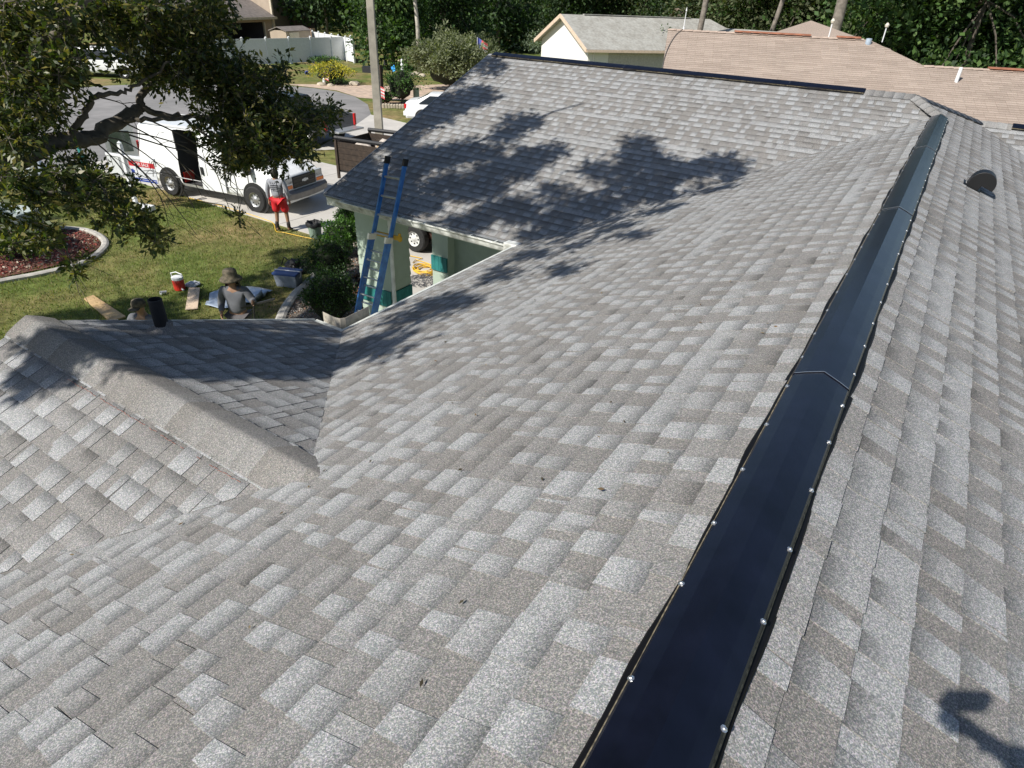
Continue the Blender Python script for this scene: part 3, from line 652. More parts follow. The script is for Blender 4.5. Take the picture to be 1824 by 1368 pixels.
limb(pl((-60, 330, 8.7), (-30, 380, 8.6), (20, 420, 8.6)), .03, .01)
DR = [((165, 245), (210, 248), (260, 275), (320, 330), (350, 380)), ((190, 232), (260, 240), (330, 262), (380, 300), (400, 350), (415, 388)), ((215, 215), (280, 250), (330, 300), (360, 350)), ((160, 246), (195, 275), (230, 320), (262, 372)), ((262, 212), (340, 250), (410, 300), (425, 360), (428, 405)), ((180, 240), (240, 290), (285, 350), (300, 400)), ((110, 250), (125, 300), (135, 345)), ((230, 240), (300, 262), (350, 275), (420, 330)), ((60, 420), (110, 450), (130, 485), (140, 520)), ((325, 214), (360, 205), (380, 215)), ((172, 172), (205, 180), (225, 188)), ((200, 262), (280, 330), (350, 418))]
for q in DR:
    dd = random.uniform(9.3, 10); pp = catm([tuple(atd(x, y, dd+i*.05)) for i, (x, y) in enumerate(q)], 4); g = MB(); g.tube(pp, [.011+(.004-.011)*i/(len(pp)-1) for i in range(len(pp))], 5); g.build('branch', OB, oak); 
    for _ in range(5):
        i = random.randrange(3, len(pp)); a = Vector(pp[i]); b = a+Vector((random.uniform(-.2, .4), random.uniform(0, .4), random.uniform(-.4, .05))); g = MB(); g.tube([a, (a+b)/2+Vector((0, 0, .04)), b], .0035, 4); g.build('twig', OB, oak)
# upper crown limbs, over and beside the roof
tt = Vector((-10.5, 1.0, 4.2))
for q in [[(-10, 2.2, 5.8), (-9.2, 3.6, 7.4), (-8.2, 5.0, 8.6), (-7.2, 6.0, 9.4)], [(-9.8, 1.6, 5.8), (-8.2, 2.2, 7.6), (-6.2, 3.2, 8.6), (-4.2, 4.8, 9.2)], [(-10.8, 2.5, 6.2), (-10.8, 4.4, 7.8), (-10.2, 6, 8.8)], [(-10.0, .4, 6.0), (-8.4, -.8, 7.2), (-6.6, -1.2, 7.8)], [(-11.6, 1.2, 6), (-13, 2.0, 7.6), (-14, 3.2, 8.2)], [(-11.2, 0, 6.5), (-12.4, -2, 8.2)]]:
    limb([tuple(tt)]+q, .085, .02, .09)
# foliage clusters: what the photograph shows (pixel ellipse, distance, how many) ...
VIS = [(60, 40, 110, 60, 9.0, 26), (190, 20, 110, 42, 9.4, 22), (310, 45, 80, 55, 10, 22), (375, 20, 40, 30, 10, 6), (60, 120, 90, 50, 9.0, 24), (300, 110, 80, 45, 10, 22), (390, 120, 45, 55, 10.2, 14), (40, 190, 75, 45, 9, 15), (20, 245, 60, 30, 8.9, 7), 
       (420, 165, 55, 40, 10.2, 17), (470, 190, 50, 40, 10.2, 16), (400, 215, 45, 30, 10, 9), (470, 235, 60, 36, 10, 18), (520, 215, 45, 28, 10.2, 10), (575, 200, 28, 16, 10.4, 3), (590, 222, 14, 10, 10.4, 1), (440, 265, 55, 24, 9.8, 11), (500, 268, 48, 24, 9.9, 11), (535, 255, 30, 18, 10, 4), (395, 295, 30, 15, 9.8, 2), (440, 297, 30, 12, 9.8, 3), (500, 128, 22, 14, 10.4, 2), (480, 150, 25, 15, 10.3, 3),
       (60, 330, 75, 35, 8.7, 12), (0, 360, 40, 40, 8.6, 4), (150, 345, 50, 26, 8.7, 9), (215, 345, 25, 22, 8.8, 3), (200, 385, 32, 20, 8.8, 5), (250, 400, 26, 18, 8.9, 4), (278, 428, 20, 16, 8.9, 3), (120, 300, 60, 28, 8.8, 6), (165, 310, 35, 20, 8.8, 3), (30, 418, 60, 26, 8.7, 9), (90, 400, 35, 18, 8.7, 3), (415, 392, 14, 12, 9.7, 1), (138, 492, 10, 18, 8.6, 1), (132, 462, 8, 8, 8.6, 1)]
CL = []
for cx, cy, rx, ry, dd, n in VIS:
    for _ in range(int(n*(1.9 if cy < 280 else 1.25)+.4)):
        a = random.uniform(0, 2*math.pi); r = math.sqrt(random.random()); CL.append((Vector(atd(cx+rx*r*math.cos(a), cy+ry*r*math.sin(a), dd+random.uniform(-.7, .9))), .21 if cy < 290 else .15, 1))
# ... and the clusters higher up whose shade the photograph shows on roof and lawn
SDv = Vector(SD)
def cast(P, z): t = (z-P[2])/(-SD[2]); return Vector(P)-SDv*t
SHG = [(640, 300, 22, 22, 5), (700, 240, 40, 30, 9), (800, 185, 50, 14, 7), (850, 170, 35, 12, 4), (760, 210, 45, 20, 7), (870, 118, 24, 14, 3), (810, 135, 18, 14, 3), (640, 345, 40, 16, 6), (700, 330, 30, 16, 3), (765, 280, 50, 18, 8), (840, 270, 45, 14, 5), (930, 215, 28, 9, 2), (905, 240, 20, 10, 2), (960, 275, 45, 12, 6), (900, 300, 50, 16, 7), (800, 330, 40, 16, 5), (760, 370, 28, 12, 3), (850, 340, 45, 14, 5), (900, 375, 40, 14, 4), (835, 395, 30, 10, 3), (1000, 345, 40, 12, 3), (985, 385, 60, 16, 7), (1060, 370, 50, 16, 7), (1080, 300, 40, 14, 5), (1135, 262, 26, 14, 4), (1150, 285, 35, 12, 5), (1190, 310, 40, 14, 6), (1240, 300, 40, 10, 5), (1120, 335, 45, 14, 6), (1300, 296, 26, 7, 2), (1170, 345, 40, 10, 4), (740, 300, 25, 20, 4), (1000, 415, 40, 8, 4)]
for cx, cy, rx, ry, n in SHG:
    for _ in range(int(n*(6.2 if cx < 960 else 3))):
        a = random.uniform(0, 2*math.pi); r = math.sqrt(random.random()); P = onplane(cx+rx*r*math.cos(a), cy+ry*r*math.sin(a), (0, -S, 1), (0, UE, RIDGE)); CL.append((cast(P, random.uniform(7.8, 9.6)), .23, 0))
SHL = [(1240, 335, 50, 9, 4), (1300, 316, 28, 6, 3), (1110, 420, 40, 8, 2), (1050, 405, 60, 10, 4), (770, 545, 60, 10, 4), (1080, 395, 45, 14, 5), (1160, 370, 50, 10, 4), (1000, 430, 60, 12, 5), (940, 460, 45, 12, 4), (1000, 480, 26, 8, 2), (880, 490, 35, 10, 3), (800, 540, 50, 12, 4), (730, 565, 35, 10, 3), (690, 610, 45, 12, 5), (650, 625, 30, 10, 3)]
for cx, cy, rx, ry, n in SHL:
    for _ in range(int(n*2.8)):
        a = random.uniform(0, 2*math.pi); r = math.sqrt(random.random()); P = onplane(cx+rx*r*math.cos(a), cy+ry*r*math.sin(a), (S, 0, -1), (0, 0, RIDGE)); CL.append((cast(P, random.uniform(7.4, 8.8)), .21, 0))
SHF = [(300, 620, 110, 22, 15), (420, 610, 90, 25, 12), (520, 630, 70, 26, 12), (380, 655, 60, 12, 6), (460, 655, 60, 12, 6), (560, 650, 30, 14, 4), (590, 625, 20, 20, 3), (200, 610, 40, 10, 3), (560, 590, 40, 14, 4), (350, 582, 100, 8, 5)]
for cx, cy, rx, ry, n in SHF:
    for _ in range(int(n*2.3)):
        a = random.uniform(0, 2*math.pi); r = math.sqrt(random.random()); P = onplane(cx+rx*r*math.cos(a), cy+ry*r*math.sin(a), (0, S, 1), (0, US, SZ)); CL.append((cast(P, random.uniform(7, 8.2)), .17, 0))
for cx, cy, rx, ry, n in [(90, 640, 45, 28, 9), (75, 680, 25, 18, 4), (130, 615, 30, 12, 3)]:
    for _ in range(n):
        a = random.uniform(0, 2*math.pi); r = math.sqrt(random.random()); P = onplane(cx+rx*r*math.cos(a), cy+ry*r*math.sin(a), (0, -S, 1), (0, US, SZ)); CL.append((cast(P, random.uniform(7, 8)), .16, 0))
for cx, cy, rx, ry, n in [(60, 550, 70, 16, 5), (200, 520, 50, 12, 5), (280, 560, 60, 20, 7), (330, 500, 50, 12, 3), (450, 480, 60, 20, 6), (500, 440, 50, 20, 6), (440, 520, 60, 20, 5), (560, 480, 40, 30, 6), (600, 540, 50, 30, 8), (540, 545, 40, 16, 4), (60, 430, 60, 26, 8), (0, 380, 80, 40, 8), (110, 340, 60, 20, 5), (560, 430, 20, 30, 4), (640, 450, 30, 50, 4), (410, 520, 40, 40, 7), (240, 540, 25, 20, 4), (515, 495, 40, 20, 5), (140, 540, 60, 14, 4), (30, 590, 60, 14, 4)]:
    for _ in range(int(n*5)):
        a = random.uniform(0, 2*math.pi); r = math.sqrt(random.random()); P = hor(cx+rx*r*math.cos(a), cy+ry*r*math.sin(a), .4); CL.append((cast(P, random.uniform(6.9, 8.3)), .24, 0))
LP, LD = [], []; g = MB(); nodes = np.zeros((len(SK)+len(CL), 3)); nodes[:len(SK)] = [tuple(p) for p in SK]; nn_ = len(SK)
cc_ = np.array([tuple(c) for c, r, v in CL]); order = np.argsort([np.linalg.norm(nodes[:len(SK)]-c, axis=1).min() for c in cc_])
for oi in order:
    c, r, vis = CL[oi]; dist = np.linalg.norm(nodes[:nn_]-cc_[oi], axis=1); s0 = Vector(nodes[int(np.argmin(dist))]); nodes[nn_] = cc_[oi]; nn_ += 1; dl = (c-s0).length
    rv = lambda k: Vector((random.uniform(-k, k), random.uniform(-k, k), random.uniform(-k*.3, k)))*min(.8, dl)
    if dl > .01: g.tube([s0, s0.lerp(c, .35)+rv(.12), s0.lerp(c, .7)+rv(.12), c], [.006+.006*min(dl, 1.5), .006+.004*min(dl, 1.5), .006, .004], 4, cap=False)
    for _ in range(7):
        d = Vector((random.gauss(0, 1), random.gauss(0, 1), random.gauss(-.1, .8))).normalized(); e = c+d*r*random.uniform(.7, 1.5); g.tube([c, e], [.004, .002], 3, cap=False)
        for k in range(12 if vis else 19):
            f = random.uniform(.15, 1.05); LP.append(c+(e-c)*f+Vector((random.gauss(0, .02), random.gauss(0, .02), random.gauss(0, .02)))); LD.append(d*.8+Vector((random.gauss(0, .6), random.gauss(0, .6), random.gauss(0, .5))))
g.build('twigs', OB, oak, kind='stuff')
OAKP = [(.045, .07, .015), (.035, .055, .014), (.065, .085, .02), (.04, .062, .018), (.11, .12, .03), (.20, .175, .05)]
leaves('foliage', np.array([tuple(p) for p in LP]), np.array([tuple(p) for p in LD]), .074, OAKP, LEAF, oak, width=.42, kind='stuff')

# ================================================================ distant trees
def tree(name, x, y, h, cr, cz, label, pal, n=2600, ls=.42, trunk=(.16, .14, .11), tr=.22, seed=1, group=None, lean=0, zs=.75, lumps=9, bare=0):
    rg = random.Random(seed); t = thing(name, (x, y, 0), label=label, cat='tree', group=group)
    g = MB(); top = Vector((lean, 0, cz+cr*.3)); g.tube([(0, 0, -.1), (lean*.3+.1, 0, cz*.4), (lean*.7-.1, .1, cz*.8), top], [tr, tr*.8, tr*.62, tr*.3], 8)
    g.build('trunk', mat('bark_%d' % int(trunk[0]*100), trunk, .9, var=.3, vs=4, bump=.6, bs=9), t, smooth=True)
    cs = []
    for i in range(lumps):
        a = rg.uniform(0, 6.28); rr = cr*rg.uniform(.2, .75); cs.append((lean+rr*math.cos(a), rr*math.sin(a), cz+cr*zs*rg.uniform(-.7, .8), cr*rg.uniform(.32, .55)))
    gg = MB(); P, D = [], []
    for cx, cy, cz_, r in cs:
        gg.tube([top*.85, Vector(((top.x+cx)/2, cy/2, (top.z+cz_)/2)), (cx, cy, cz_)], [tr*.3, tr*.2, .04], 5)
    gg.build('limbs', MT['bark_%d' % int(trunk[0]*100)], t, kind='stuff')
    rn = np.random.default_rng(seed); k = rn.integers(0, len(cs), n); ca = np.array(cs); dd = rn.normal(size=(n, 3)); dd /= np.linalg.norm(dd, axis=1)[:, None]
    rad = (rn.random(n)**.45)*ca[k, 3]*(1+.25*np.sin(dd[:, 0]*9+k)*np.cos(dd[:, 1]*8)); P = ca[k, :3]+dd*rad[:, None]; P[:, 2] = np.maximum(P[:, 2], .2)
    leaves('foliage', P, dd+rn.normal(size=(n, 3))*.7, ls, pal, FARLEAF, t, width=.6, up=.6, kind='stuff'); return t
DK_ = [(.022, .05, .014), (.03, .065, .016), (.018, .038, .012), (.045, .09, .02)]; BR = [(.045, .10, .02), (.06, .12, .024), (.035, .075, .018), (.085, .14, .035)]; OL = [(.06, .08, .03), (.08, .10, .04), (.045, .06, .022), (.10, .115, .05)]
def gp0(px, py): q = hor(px, py, 0); return q[0], q[1]
TR = [('oak_tree', 585, 84, 8, 5.4, 7.0, 'dark leafy tree rising behind the white vinyl fence', DK+BR[:1], 4200, .38, .2), ('maple_tree', 657, 92, 9, 3.0, 7.0, 'light green tree directly behind the tall concrete pole', BR, 2600, .35, .2),
      ('maple_tree', 700, 122, 8, 3.3, 3.4, 'bright green leafy tree between the pole and the whitish trunk', BR+DK[:1], 4200, .28, .2), ('oak_tree', 790, 108, 9, 5.4, 4.2, 'dense dark green tree behind the grey olive bush', DK+BR[:2], 5200, .32, .3),
      ('oak_tree', 885, 92, 10, 6.4, 5.0, 'tall dark tree left of the white gable house', DK+BR[:1], 4600, .4, .3)]
for i, (nm, px, py, h, cr, cz, lab, pal, n, ls, tr) in enumerate(TR):
    x, y = gp0(px, py); tree(nm, x, y, h, cr, cz, lab, pal, int(n*2.1), ls*1.15, seed=i+20, tr=tr, lumps=17, zs=.9)
x, y = gp0(748, 130); tree('birch_tree', x, y, 9, 2.6, 8.6, 'slender tree with a pale whitish trunk beside the garden rocks', BR, 900, .3, trunk=(.42, .38, .33), tr=.2, seed=51, lean=-.6)
# woods behind the houses: a row of single trees, then a mass
far = [(1010, 105, 'leftmost tree of the woods, above the white gable peak', DK), (1080, 112, 'second dark tree of the woods above the grey ridge', DK+OL[:2]), (1150, 105, 'third tree of the woods above the grey ridge', OL+DK), (1225, 98, 'wood tree above the low grey hip roof', DK+OL[:1]), (1300, 90, 'olive coloured tree left of the antenna pipes', OL+DK[:1]), (1360, 84, 'bushy wood tree behind the small tan hip', OL+BR[:1]), (1440, 78, 'green wood tree above the tan ridge bend', BR[:1]+OL), (1505, 80, 'dark tree left of the brightest wood tree', DK+OL[:2]), (1600, 66, 'bright yellow green tree beyond the lower tan ridge', BR+OL[:1]), (1690, 70, 'dark wood tree right of the bright one', DK+OL), (1760, 62, 'light green tree near the right edge', BR+DK[:1]), (1835, 70, 'dark green tree at the right edge', DK+BR[:1])]
for i, (px, D_, lab, pal) in enumerate(far):
    r = ray(px, 0); r = r/np.hypot(r[0], r[1]); x, y = CAM[0]+r[0]*D_, CAM[1]+r[1]*D_
    tree('wood_tree', x, y, 12, 7.4, 5.6, lab, pal, 15000, .40, seed=70+i, tr=.3, group='trees of the woods behind the houses', zs=.95, lumps=20, trunk=(.09, .075, .06))
# trunks that show before the woods
for px, D_, r_, lab, ln in [(1252, 60, .28, 'bare crooked brown trunk rising over the tan ridge', .5), (1499, 52, .45, 'thick grey trunk behind the tan ridge', .0), (1375, 64, .25, 'leaning grey trunk behind the small tan hip', 2.2)]:
    r = ray(px, 0); r = r/np.hypot(r[0], r[1]); x, y = CAM[0]+r[0]*D_, CAM[1]+r[1]*D_
    tree('bare_trunk_tree', x, y, 12, 4.0, 13.5, lab, OL+DK, 2600, .4, seed=int(px), tr=r_, lean=ln, trunk=(.19, .165, .14))
P, D = [], []
for k in range(45000):
    px = random.uniform(-500, 2100); Dd = random.uniform(118, 150) if px > 930 else random.uniform(104, 135)
    r = ray(px, 0); r = r/np.hypot(r[0], r[1]); P.append((CAM[0]+r[0]*Dd, CAM[1]+r[1]*Dd, 11*random.random()**.9*(1+.3*noise.noise(Vector((px*.02, Dd*.1, 0)))))); D.append((random.gauss(0, 1), random.gauss(0, 1), random.gauss(0, 1)))
leaves('woods', np.array(P), np.array(D), .95, DK+OL[:2], FARLEAF, None, width=.7, kind='stuff')
g = MB(); rr = []
for px in range(-700, 2300, 60):
    r = ray(px, 0); r = r/np.hypot(r[0], r[1]); rr.append([(CAM[0]+r[0]*a, CAM[1]+r[1]*a, z) for a, z in ((150, 0), (156, 12), (170, 13), (175, 0))])
g.loft(rr, closed=False, caps=False); g.build('far_woods_slope', mat('woods_dark', (.018, .028, .012), 1, var=.4, vs=.3), kind='structure')

# ================================================================ vehicles
WHITE = mat('white_paint', (.78, .79, .79), .25, var=.03, coat=.3); GLASSD = mat('dark_glass', (.012, .016, .018), .06, var=0, spec=.8); TYRE = mat('tyre', (.02, .02, .02), .85, var=.2, vs=20); RIM = mat('rim_steel', (.42, .42, .42), .35, metal=.6, var=.15, vs=14)
DARKP = mat('dark_plastic', (.02, .02, .021), .5); CHR = mat('grey_bumper', (.16, .155, .15), .4, metal=.4); AMB = mat('amber_lens', (.8, .2, .03), .25); REDL = mat('red_lens', (.55, .02, .02), .25); LAMP = mat('lamp_lens', (.45, .46, .45), .12, spec=.9); INTR = mat('van_interior', (.05, .05, .052), .8)
def wheel(parent, x, y, r, wd=.24, side=-1, rim=RIM, rr=.58):
    Mx = Matrix.Rotation(R_(90), 4, 'X')
    g = MB(); pr = [(r*.55, -wd/2), (r*.9, -wd/2), (r*.98, -wd*.38), (r, -wd*.2), (r, wd*.2), (r*.98, wd*.38), (r*.9, wd/2), (r*.55, wd/2)]; g.lathe(pr, (x, y, r), 28, Mx, cap=False); wl = g.build('wheel', TYRE, parent, smooth=False)
    g = MB(); s = side; yy = lambda q: y+s*q
    g.lathe([(0, -s*wd*.45), (r*.15, -s*wd*.45), (r*.2, -s*wd*.34), (r*.46, -s*wd*.30), (r*rr, -s*wd*.42), (r*rr+.012, -s*wd*.5), (r*rr+.012, -s*wd*.3)], (x, y, r), 24, Mx); rm = g.build('rim', rim, wl, smooth=True)
    for k in range(8):
        a = k*math.pi/4; g = MB(); g.lathe([(.022, 0), (.022, .006)], (x+r*.36*math.cos(a), yy(wd*.33), r+r*.36*math.sin(a)), 8, Mx); g.build('rim_hole', DARKP, wl)
    return wl
def carbody(parent, st, W, paint, skip=None, name='body', low=.3):
    rings = []
    for x, belt, roof, wr, w_ in st:
        w2 = W/2*w_; rings.append([(x, -w2+.10, low), (x, -w2+.02, low+.12), (x, -w2, (belt+low)/2), (x, -w2+.02, belt), (x, -wr, roof-.09), (x, -wr+.10, roof-.015), (x, 0, roof+.01), (x, wr-.10, roof-.015), (x, wr, roof-.09), (x, w2-.02, belt), (x, w2, (belt+low)/2), (x, w2-.02, low+.12), (x, w2-.10, low)])
    g = MB(); g.loft(rings, skip=skip); o = g.build(name, paint, parent, smooth=False); b = o.modifiers.new('bevel', 'BEVEL'); b.width = .03; b.segments = 3; b.limit_method = 'ANGLE'; b.angle_limit = R_(20); return o
hd = R_(9.0); fw = np.array(hor(462, 379, 0))
def local_to(loc, rz, x, y): return (loc[0]+x*math.cos(rz)-y*math.sin(rz), loc[1]+x*math.sin(rz)+y*math.cos(rz), 0)
ox = local_to((0, 0), hd, 1.80, -.93); vloc = (fw[0]-ox[0], fw[1]-ox[1]+.02, .026)
van = thing('cargo_van', vloc, hd, 'white work van with its side and rear doors open on the driveway', 'van')
st = [(-2.84, 1.05, 2.02, .74, .97), (-2.6, 1.08, 2.08, .80, 1), (-1.12, 1.09, 2.1, .82, 1), (-.18, 1.1, 2.12, .82, 1), (1.2, 1.08, 2.05, .78, 1), (1.98, 1.05, 1.36, .84, 1), (2.55, .98, 1.20, .84, .97), (2.78, .88, 1.10, .80, .94), (2.84, .8, 1.0, .76, .93)]
carbody(van, st, 1.98, WHITE, skip=lambda i, k: i == 2 and k in (1, 2, 3), low=.34)
g = MB()
for x0, x1, y0, y1, z0, z1 in ((-1.1, -.2, -.9, .8, .36, .42), (-1.16, -1.12, -.92, .85, .4, 2.0), (-.2, -.16, -.92, .85, .4, 2.0), (-1.1, -.2, .78, .84, .4, 2.0)): g.box(((x0+x1)/2, (y0+y1)/2, (z0+z1)/2), (x1-x0, y1-y0, z1-z0))
g.build('interior', INTR, van)
for z in (.85, 1.3): g = MB(); g.box((-.65, .55, z), (.9, .4, .03)); g.build('shelf', CHR, van)
# side door swung forward against the front flank, rear door swung out
def slab_door(name, hx, hy, ang, wdt, h0, h1, window):
    c, s = math.cos(ang), math.sin(ang)
    def T(x, y, z): return (hx+x*c-y*s, hy+x*s+y*c, z)
    g = MB(); P = [(0, 0, h0), (wdt, 0, h0), (wdt, 0, 1.1), (wdt, .14, h1), (0, .14, h1), (0, 0, 1.1)]; n = len(P)
    g.add([T(x, y-.02, z) for x, y, z in P]+[T(x, y+.02, z) for x, y, z in P], [(5, 2, 1, 0), (4, 3, 2, 5), (6, 7, 8, 11), (11, 8, 9, 10)]+[(i, (i+1) % n, n+(i+1) % n, n+i) for i in range(n)])
    o = g.build(name, WHITE, van)
    if window:
        g = MB(); 
        for dy in (-.03, .03): g.add([T(wdt*.15, .02+dy, 1.2), T(wdt*.85, .02+dy, 1.2), T(wdt*.85, .115+dy, h1-.16), T(wdt*.15, .115+dy, h1-.16)], [(0, 1, 2, 3)])
        g.build('window', mat('green_glass', (.09, .12, .10), .1, spec=.7), o)
    g = MB(); x_, y_, z_ = T(wdt*.12, -.045, .98); g.box((x_, y_, z_), (.07, .04, .22), ang); g.build('handle', DARKP, o)
    return o
SEAM = mat('seam_dark', (.05, .05, .05), .7)
for s in (-1, 1):
    for x in (.76, 1.62): g = MB(); g.bar((x, s*.996, .5), (x, s*.99, 1.08), .012, .012); g.build('door_seam', SEAM, van)
    g = MB(); g.bar((-2.7, s*.995, .62), (1.35, s*.995, .62), .02, .015); g.build('body_line', mat('white_trim', (.6, .6, .6), .4), van)
    g = MB(); g.bar((-2.7, s*.80, 2.06), (1.0, s*.80, 2.06), .03, .03); g.build('rain_gutter', MT['white_trim'], van)
g = MB(); g.box((-2.2, -.998, .9), (.16, .012, .16)); g.build('fuel_door', MT['white_trim'], van)
slab_door('side_door', -.17, -1.045, R_(2), .90, .42, 1.96, False)
slab_door('rear_door', -2.86, -.90, R_(-128), .84, .45, 1.98, True)
for x in (-1.63, 1.80):
    for s in (-1, 1):
        g = MB(); g.lathe([(.0, 0), (.47, 0), (.47, .03), (.40, .035)], (x, s*.962+s*.0, .40), 24, Matrix.Rotation(R_(90*(1 if s < 0 else -1)), 4, 'X')); g.build('wheel_arch', DARKP, van)
        wheel(van, x, s*.93, .385, .25, s)
for s in (-1, 1):
    g = MB(); y0 = s*.998; g.add([(.86, s*.985, 1.16), (1.78, s*.985, 1.16), (1.66, s*.93, 1.45), (1.18, s*.83, 1.93), (.86, s*.825, 1.93)], [(0, 1, 2, 3, 4) if s < 0 else (4, 3, 2, 1, 0)]); g.build('window', GLASSD, van)
    g = MB(); g.box((1.75, s*1.10, 1.22), (.12, .2, .24)); g.build('mirror', DARKP, van, bevel=.02)
    g = MB(); g.box((2.79, s*.66, .98), (.10, .34, .20)); g.build('headlight', LAMP, van, bevel=.015)
    g = MB(); g.box((2.81, s*.70, .80), (.10, .32, .10)); g.build('turn_signal', AMB, van, bevel=.01)
    g = MB(); g.box((-2.86, s*.85, 1.25), (.05, .14, .5)); g.build('tail_light', REDL, van, bevel=.01)
    g = MB(); g.box((.92, s*1.0, 1.02), (.16, .03, .05)); g.build('handle', DARKP, van)
g = MB(); g.add([(1.24, -.70, 2.035), (1.24, .70, 2.035), (1.95, .80, 1.405), (1.95, -.80, 1.405)], [(0, 3, 2, 1)]); g.build('windshield', GLASSD, van)
g = MB(); g.box((2.83, 0, .90), (.06, 1.02, .34)); gr = g.build('grille', DARKP, van, bevel=.02)
for z in (.78, .86, .96, 1.03): g = MB(); g.box((2.865, 0, z), (.015, .96, .018)); g.build('grille_bar', mat('grille_dark', (.03, .03, .03), .4), gr)
g = MB(); g.add([(2.88, a, .91+b) for a, b in ((-.14, -.028), (-.05, -.028), (-.05, -.045), (.05, -.045), (.05, -.028), (.14, -.028), (.12, .028), (.05, .028), (.05, .045), (-.05, .045), (-.05, .028), (-.12, .028))]+[(2.87, a, .91+b) for a, b in ((-.14, -.028), (-.05, -.028), (-.05, -.045), (.05, -.045), (.05, -.028), (.14, -.028), (.12, .028), (.05, .028), (.05, .045), (-.05, .045), (-.05, .028), (-.12, .028))], [tuple(range(12))]+[(i, 12+i, 12+(i+1) % 12, (i+1) % 12) for i in range(12)]); g.build('emblem', mat('emblem_silver', (.7, .7, .68), .3), gr)
g = MB(); g.loft([[(2.70+a, y, z) for a, z in ((.05, .42), (.30-abs(y)**2*.14, .45), (.32-abs(y)**2*.14, .62), (.26-abs(y)**2*.14, .70), (.05, .70))] for y in np.linspace(-.98, .98, 9)]); g.build('bumper', CHR, van, bevel=.015)
g = MB(); g.box((-1.22, -.72, .62), (.3, .36, .3)); g.build('red_toolbox', mat('red_plastic', (.50, .03, .02), .4), van)

def simple_car(name, loc, rz, st, W, L, paint, label, cat, wb, r=.34, tail=True, win=None, **t):
    c = thing(name, loc, rz, label, cat, **t); carbody(c, st, W, paint, low=.25)
    for x in wb:
        for s in (-1, 1):
            g = MB(); g.lathe([(0, 0), (r*1.2, 0), (r*1.2, .02)], (x, s*(W/2-.01), r), 20, Matrix.Rotation(R_(90*(1 if s < 0 else -1)), 4, 'X')); g.build('wheel_arch', DARKP, c); wheel(c, x, s*(W/2-.05), r, .22, s)
    for w_ in win or []: g = MB(); g.add(w_, [tuple(range(len(w_)))]); o = g.build('window', GLASSD, c)
    x0 = st[0][0]; x1 = st[-1][0]
    for s in (-1, 1):
        g = MB(); g.box((x0+.03, s*W*.40, .82), (.14, .26, .2)); g.build('tail_light', REDL, c, bevel=.01); g = MB(); g.box((x1-.03, s*W*.38, .68), (.12, .3, .14)); g.build('headlight', LAMP, c, bevel=.01)
    g = MB(); g.box((x0-.03, 0, .48), (.14, W*.92, .22)); g.build('bumper', paint, c, bevel=.03); g = MB(); g.box((x1+.03, 0, .46), (.14, W*.92, .22)); g.build('bumper', paint, c, bevel=.03)
    return c
suv = [(-2.35, 1.0, 1.2, .78, .94), (-2.2, 1.02, 1.66, .66, .98), (-1.9, 1.02, 1.76, .66, 1), (.3, 1.02, 1.76, .66, 1), (1.15, 1.0, 1.14, .78, 1), (2.1, .9, .98, .76, .96), (2.35, .75, .85, .7, .9)]
def sidewin(W, x0, x1, x2, x3, b, r, wr): return [[(x0, s*(W/2-.01), b+.05), (x1, s*(W/2-.01), b+.05), (x2, s*(wr+.03), r-.13), (x3, s*(wr+.03), r-.13)][::-s] for s in (-1, 1)]
x, y = gp0(200, 136); simple_car('parked_suv', (x, y, .02), R_(32), suv, 1.9, 4.7, WHITE, 'white sport utility car with dark windows seen through the oak leaves', 'car', (-1.45, 1.45), .36, win=sidewin(1.9, -2.0, .95, .35, -1.85, 1.02, 1.76, .66)+[[(.38, -.6, 1.74), (.38, .6, 1.74), (1.1, .72, 1.2), (1.1, -.72, 1.2)][::-1]])
sed = [(-2.3, .85, .98, .74, .92), (-2.2, .9, 1.05, .74, .97), (-1.75, .92, 1.12, .72, 1), (-1.1, .92, 1.42, .6, 1), (.1, .92, 1.45, .6, 1), (1.0, .9, 1.02, .74, 1), (2.1, .75, .82, .7, .95), (2.3, .6, .7, .64, .88)]
x, y = gp0(760, 214); simple_car('parked_car', (x+1.6, y+.2, .02), R_(200-180+8), sed, 1.8, 4.6, WHITE, 'white car with a red tail light half hidden behind the garage roof edge', 'car', (-1.4, 1.4), .33, win=sidewin(1.8, -1.6, .8, .15, -1.05, .92, 1.45, .6)+[[(-1.15, .55, 1.41), (-1.15, -.55, 1.41), (-1.72, -.64, 1.13), (-1.72, .64, 1.13)][::-1]])
# pickup truck with its tailgate down behind the van
x, y = gp0(572, 272); pk = thing('pickup_truck', (x-3.2, y+1.1, .02), R_(186), 'dark pickup truck with lowered tailgate behind the oak leaves', 'pickup truck')
DKP = mat('dark_truck_paint', (.03, .032, .036), .3, coat=.3)
carbody(pk, [(-.9, 1.05, 1.2, .8, 1), (-.85, 1.08, 1.8, .68, 1), (.4, 1.08, 1.85, .68, 1), (1.2, 1.05, 1.25, .82, 1), (2.4, 1.0, 1.12, .8, .97), (2.6, .8, .95, .75, .92)], 1.95, DKP, low=.45)
g = MB()
for s in (-1, 1): g.box((-1.95, s*.93, .88), (2.1, .09, .62))
g.box((-1.95, 0, .68), (2.1, 1.8, .08)); g.build('bed', DKP, pk, bevel=.01)
g = MB(); g.box((-3.3, 0, .70), (.56, 1.6, .07)); g.build('tailgate', mat('tailgate_silver', (.4, .41, .42), .35, metal=.5), pk, bevel=.01)
for s in (-1, 1): g = MB(); g.box((-3.01, s*.92, .98), (.07, .12, .46)); g.build('tail_light', REDL, pk, bevel=.01)
for X in (-2.0, 1.7):
    for s in (-1, 1): wheel(pk, X, s*.88, .38, .25, s)

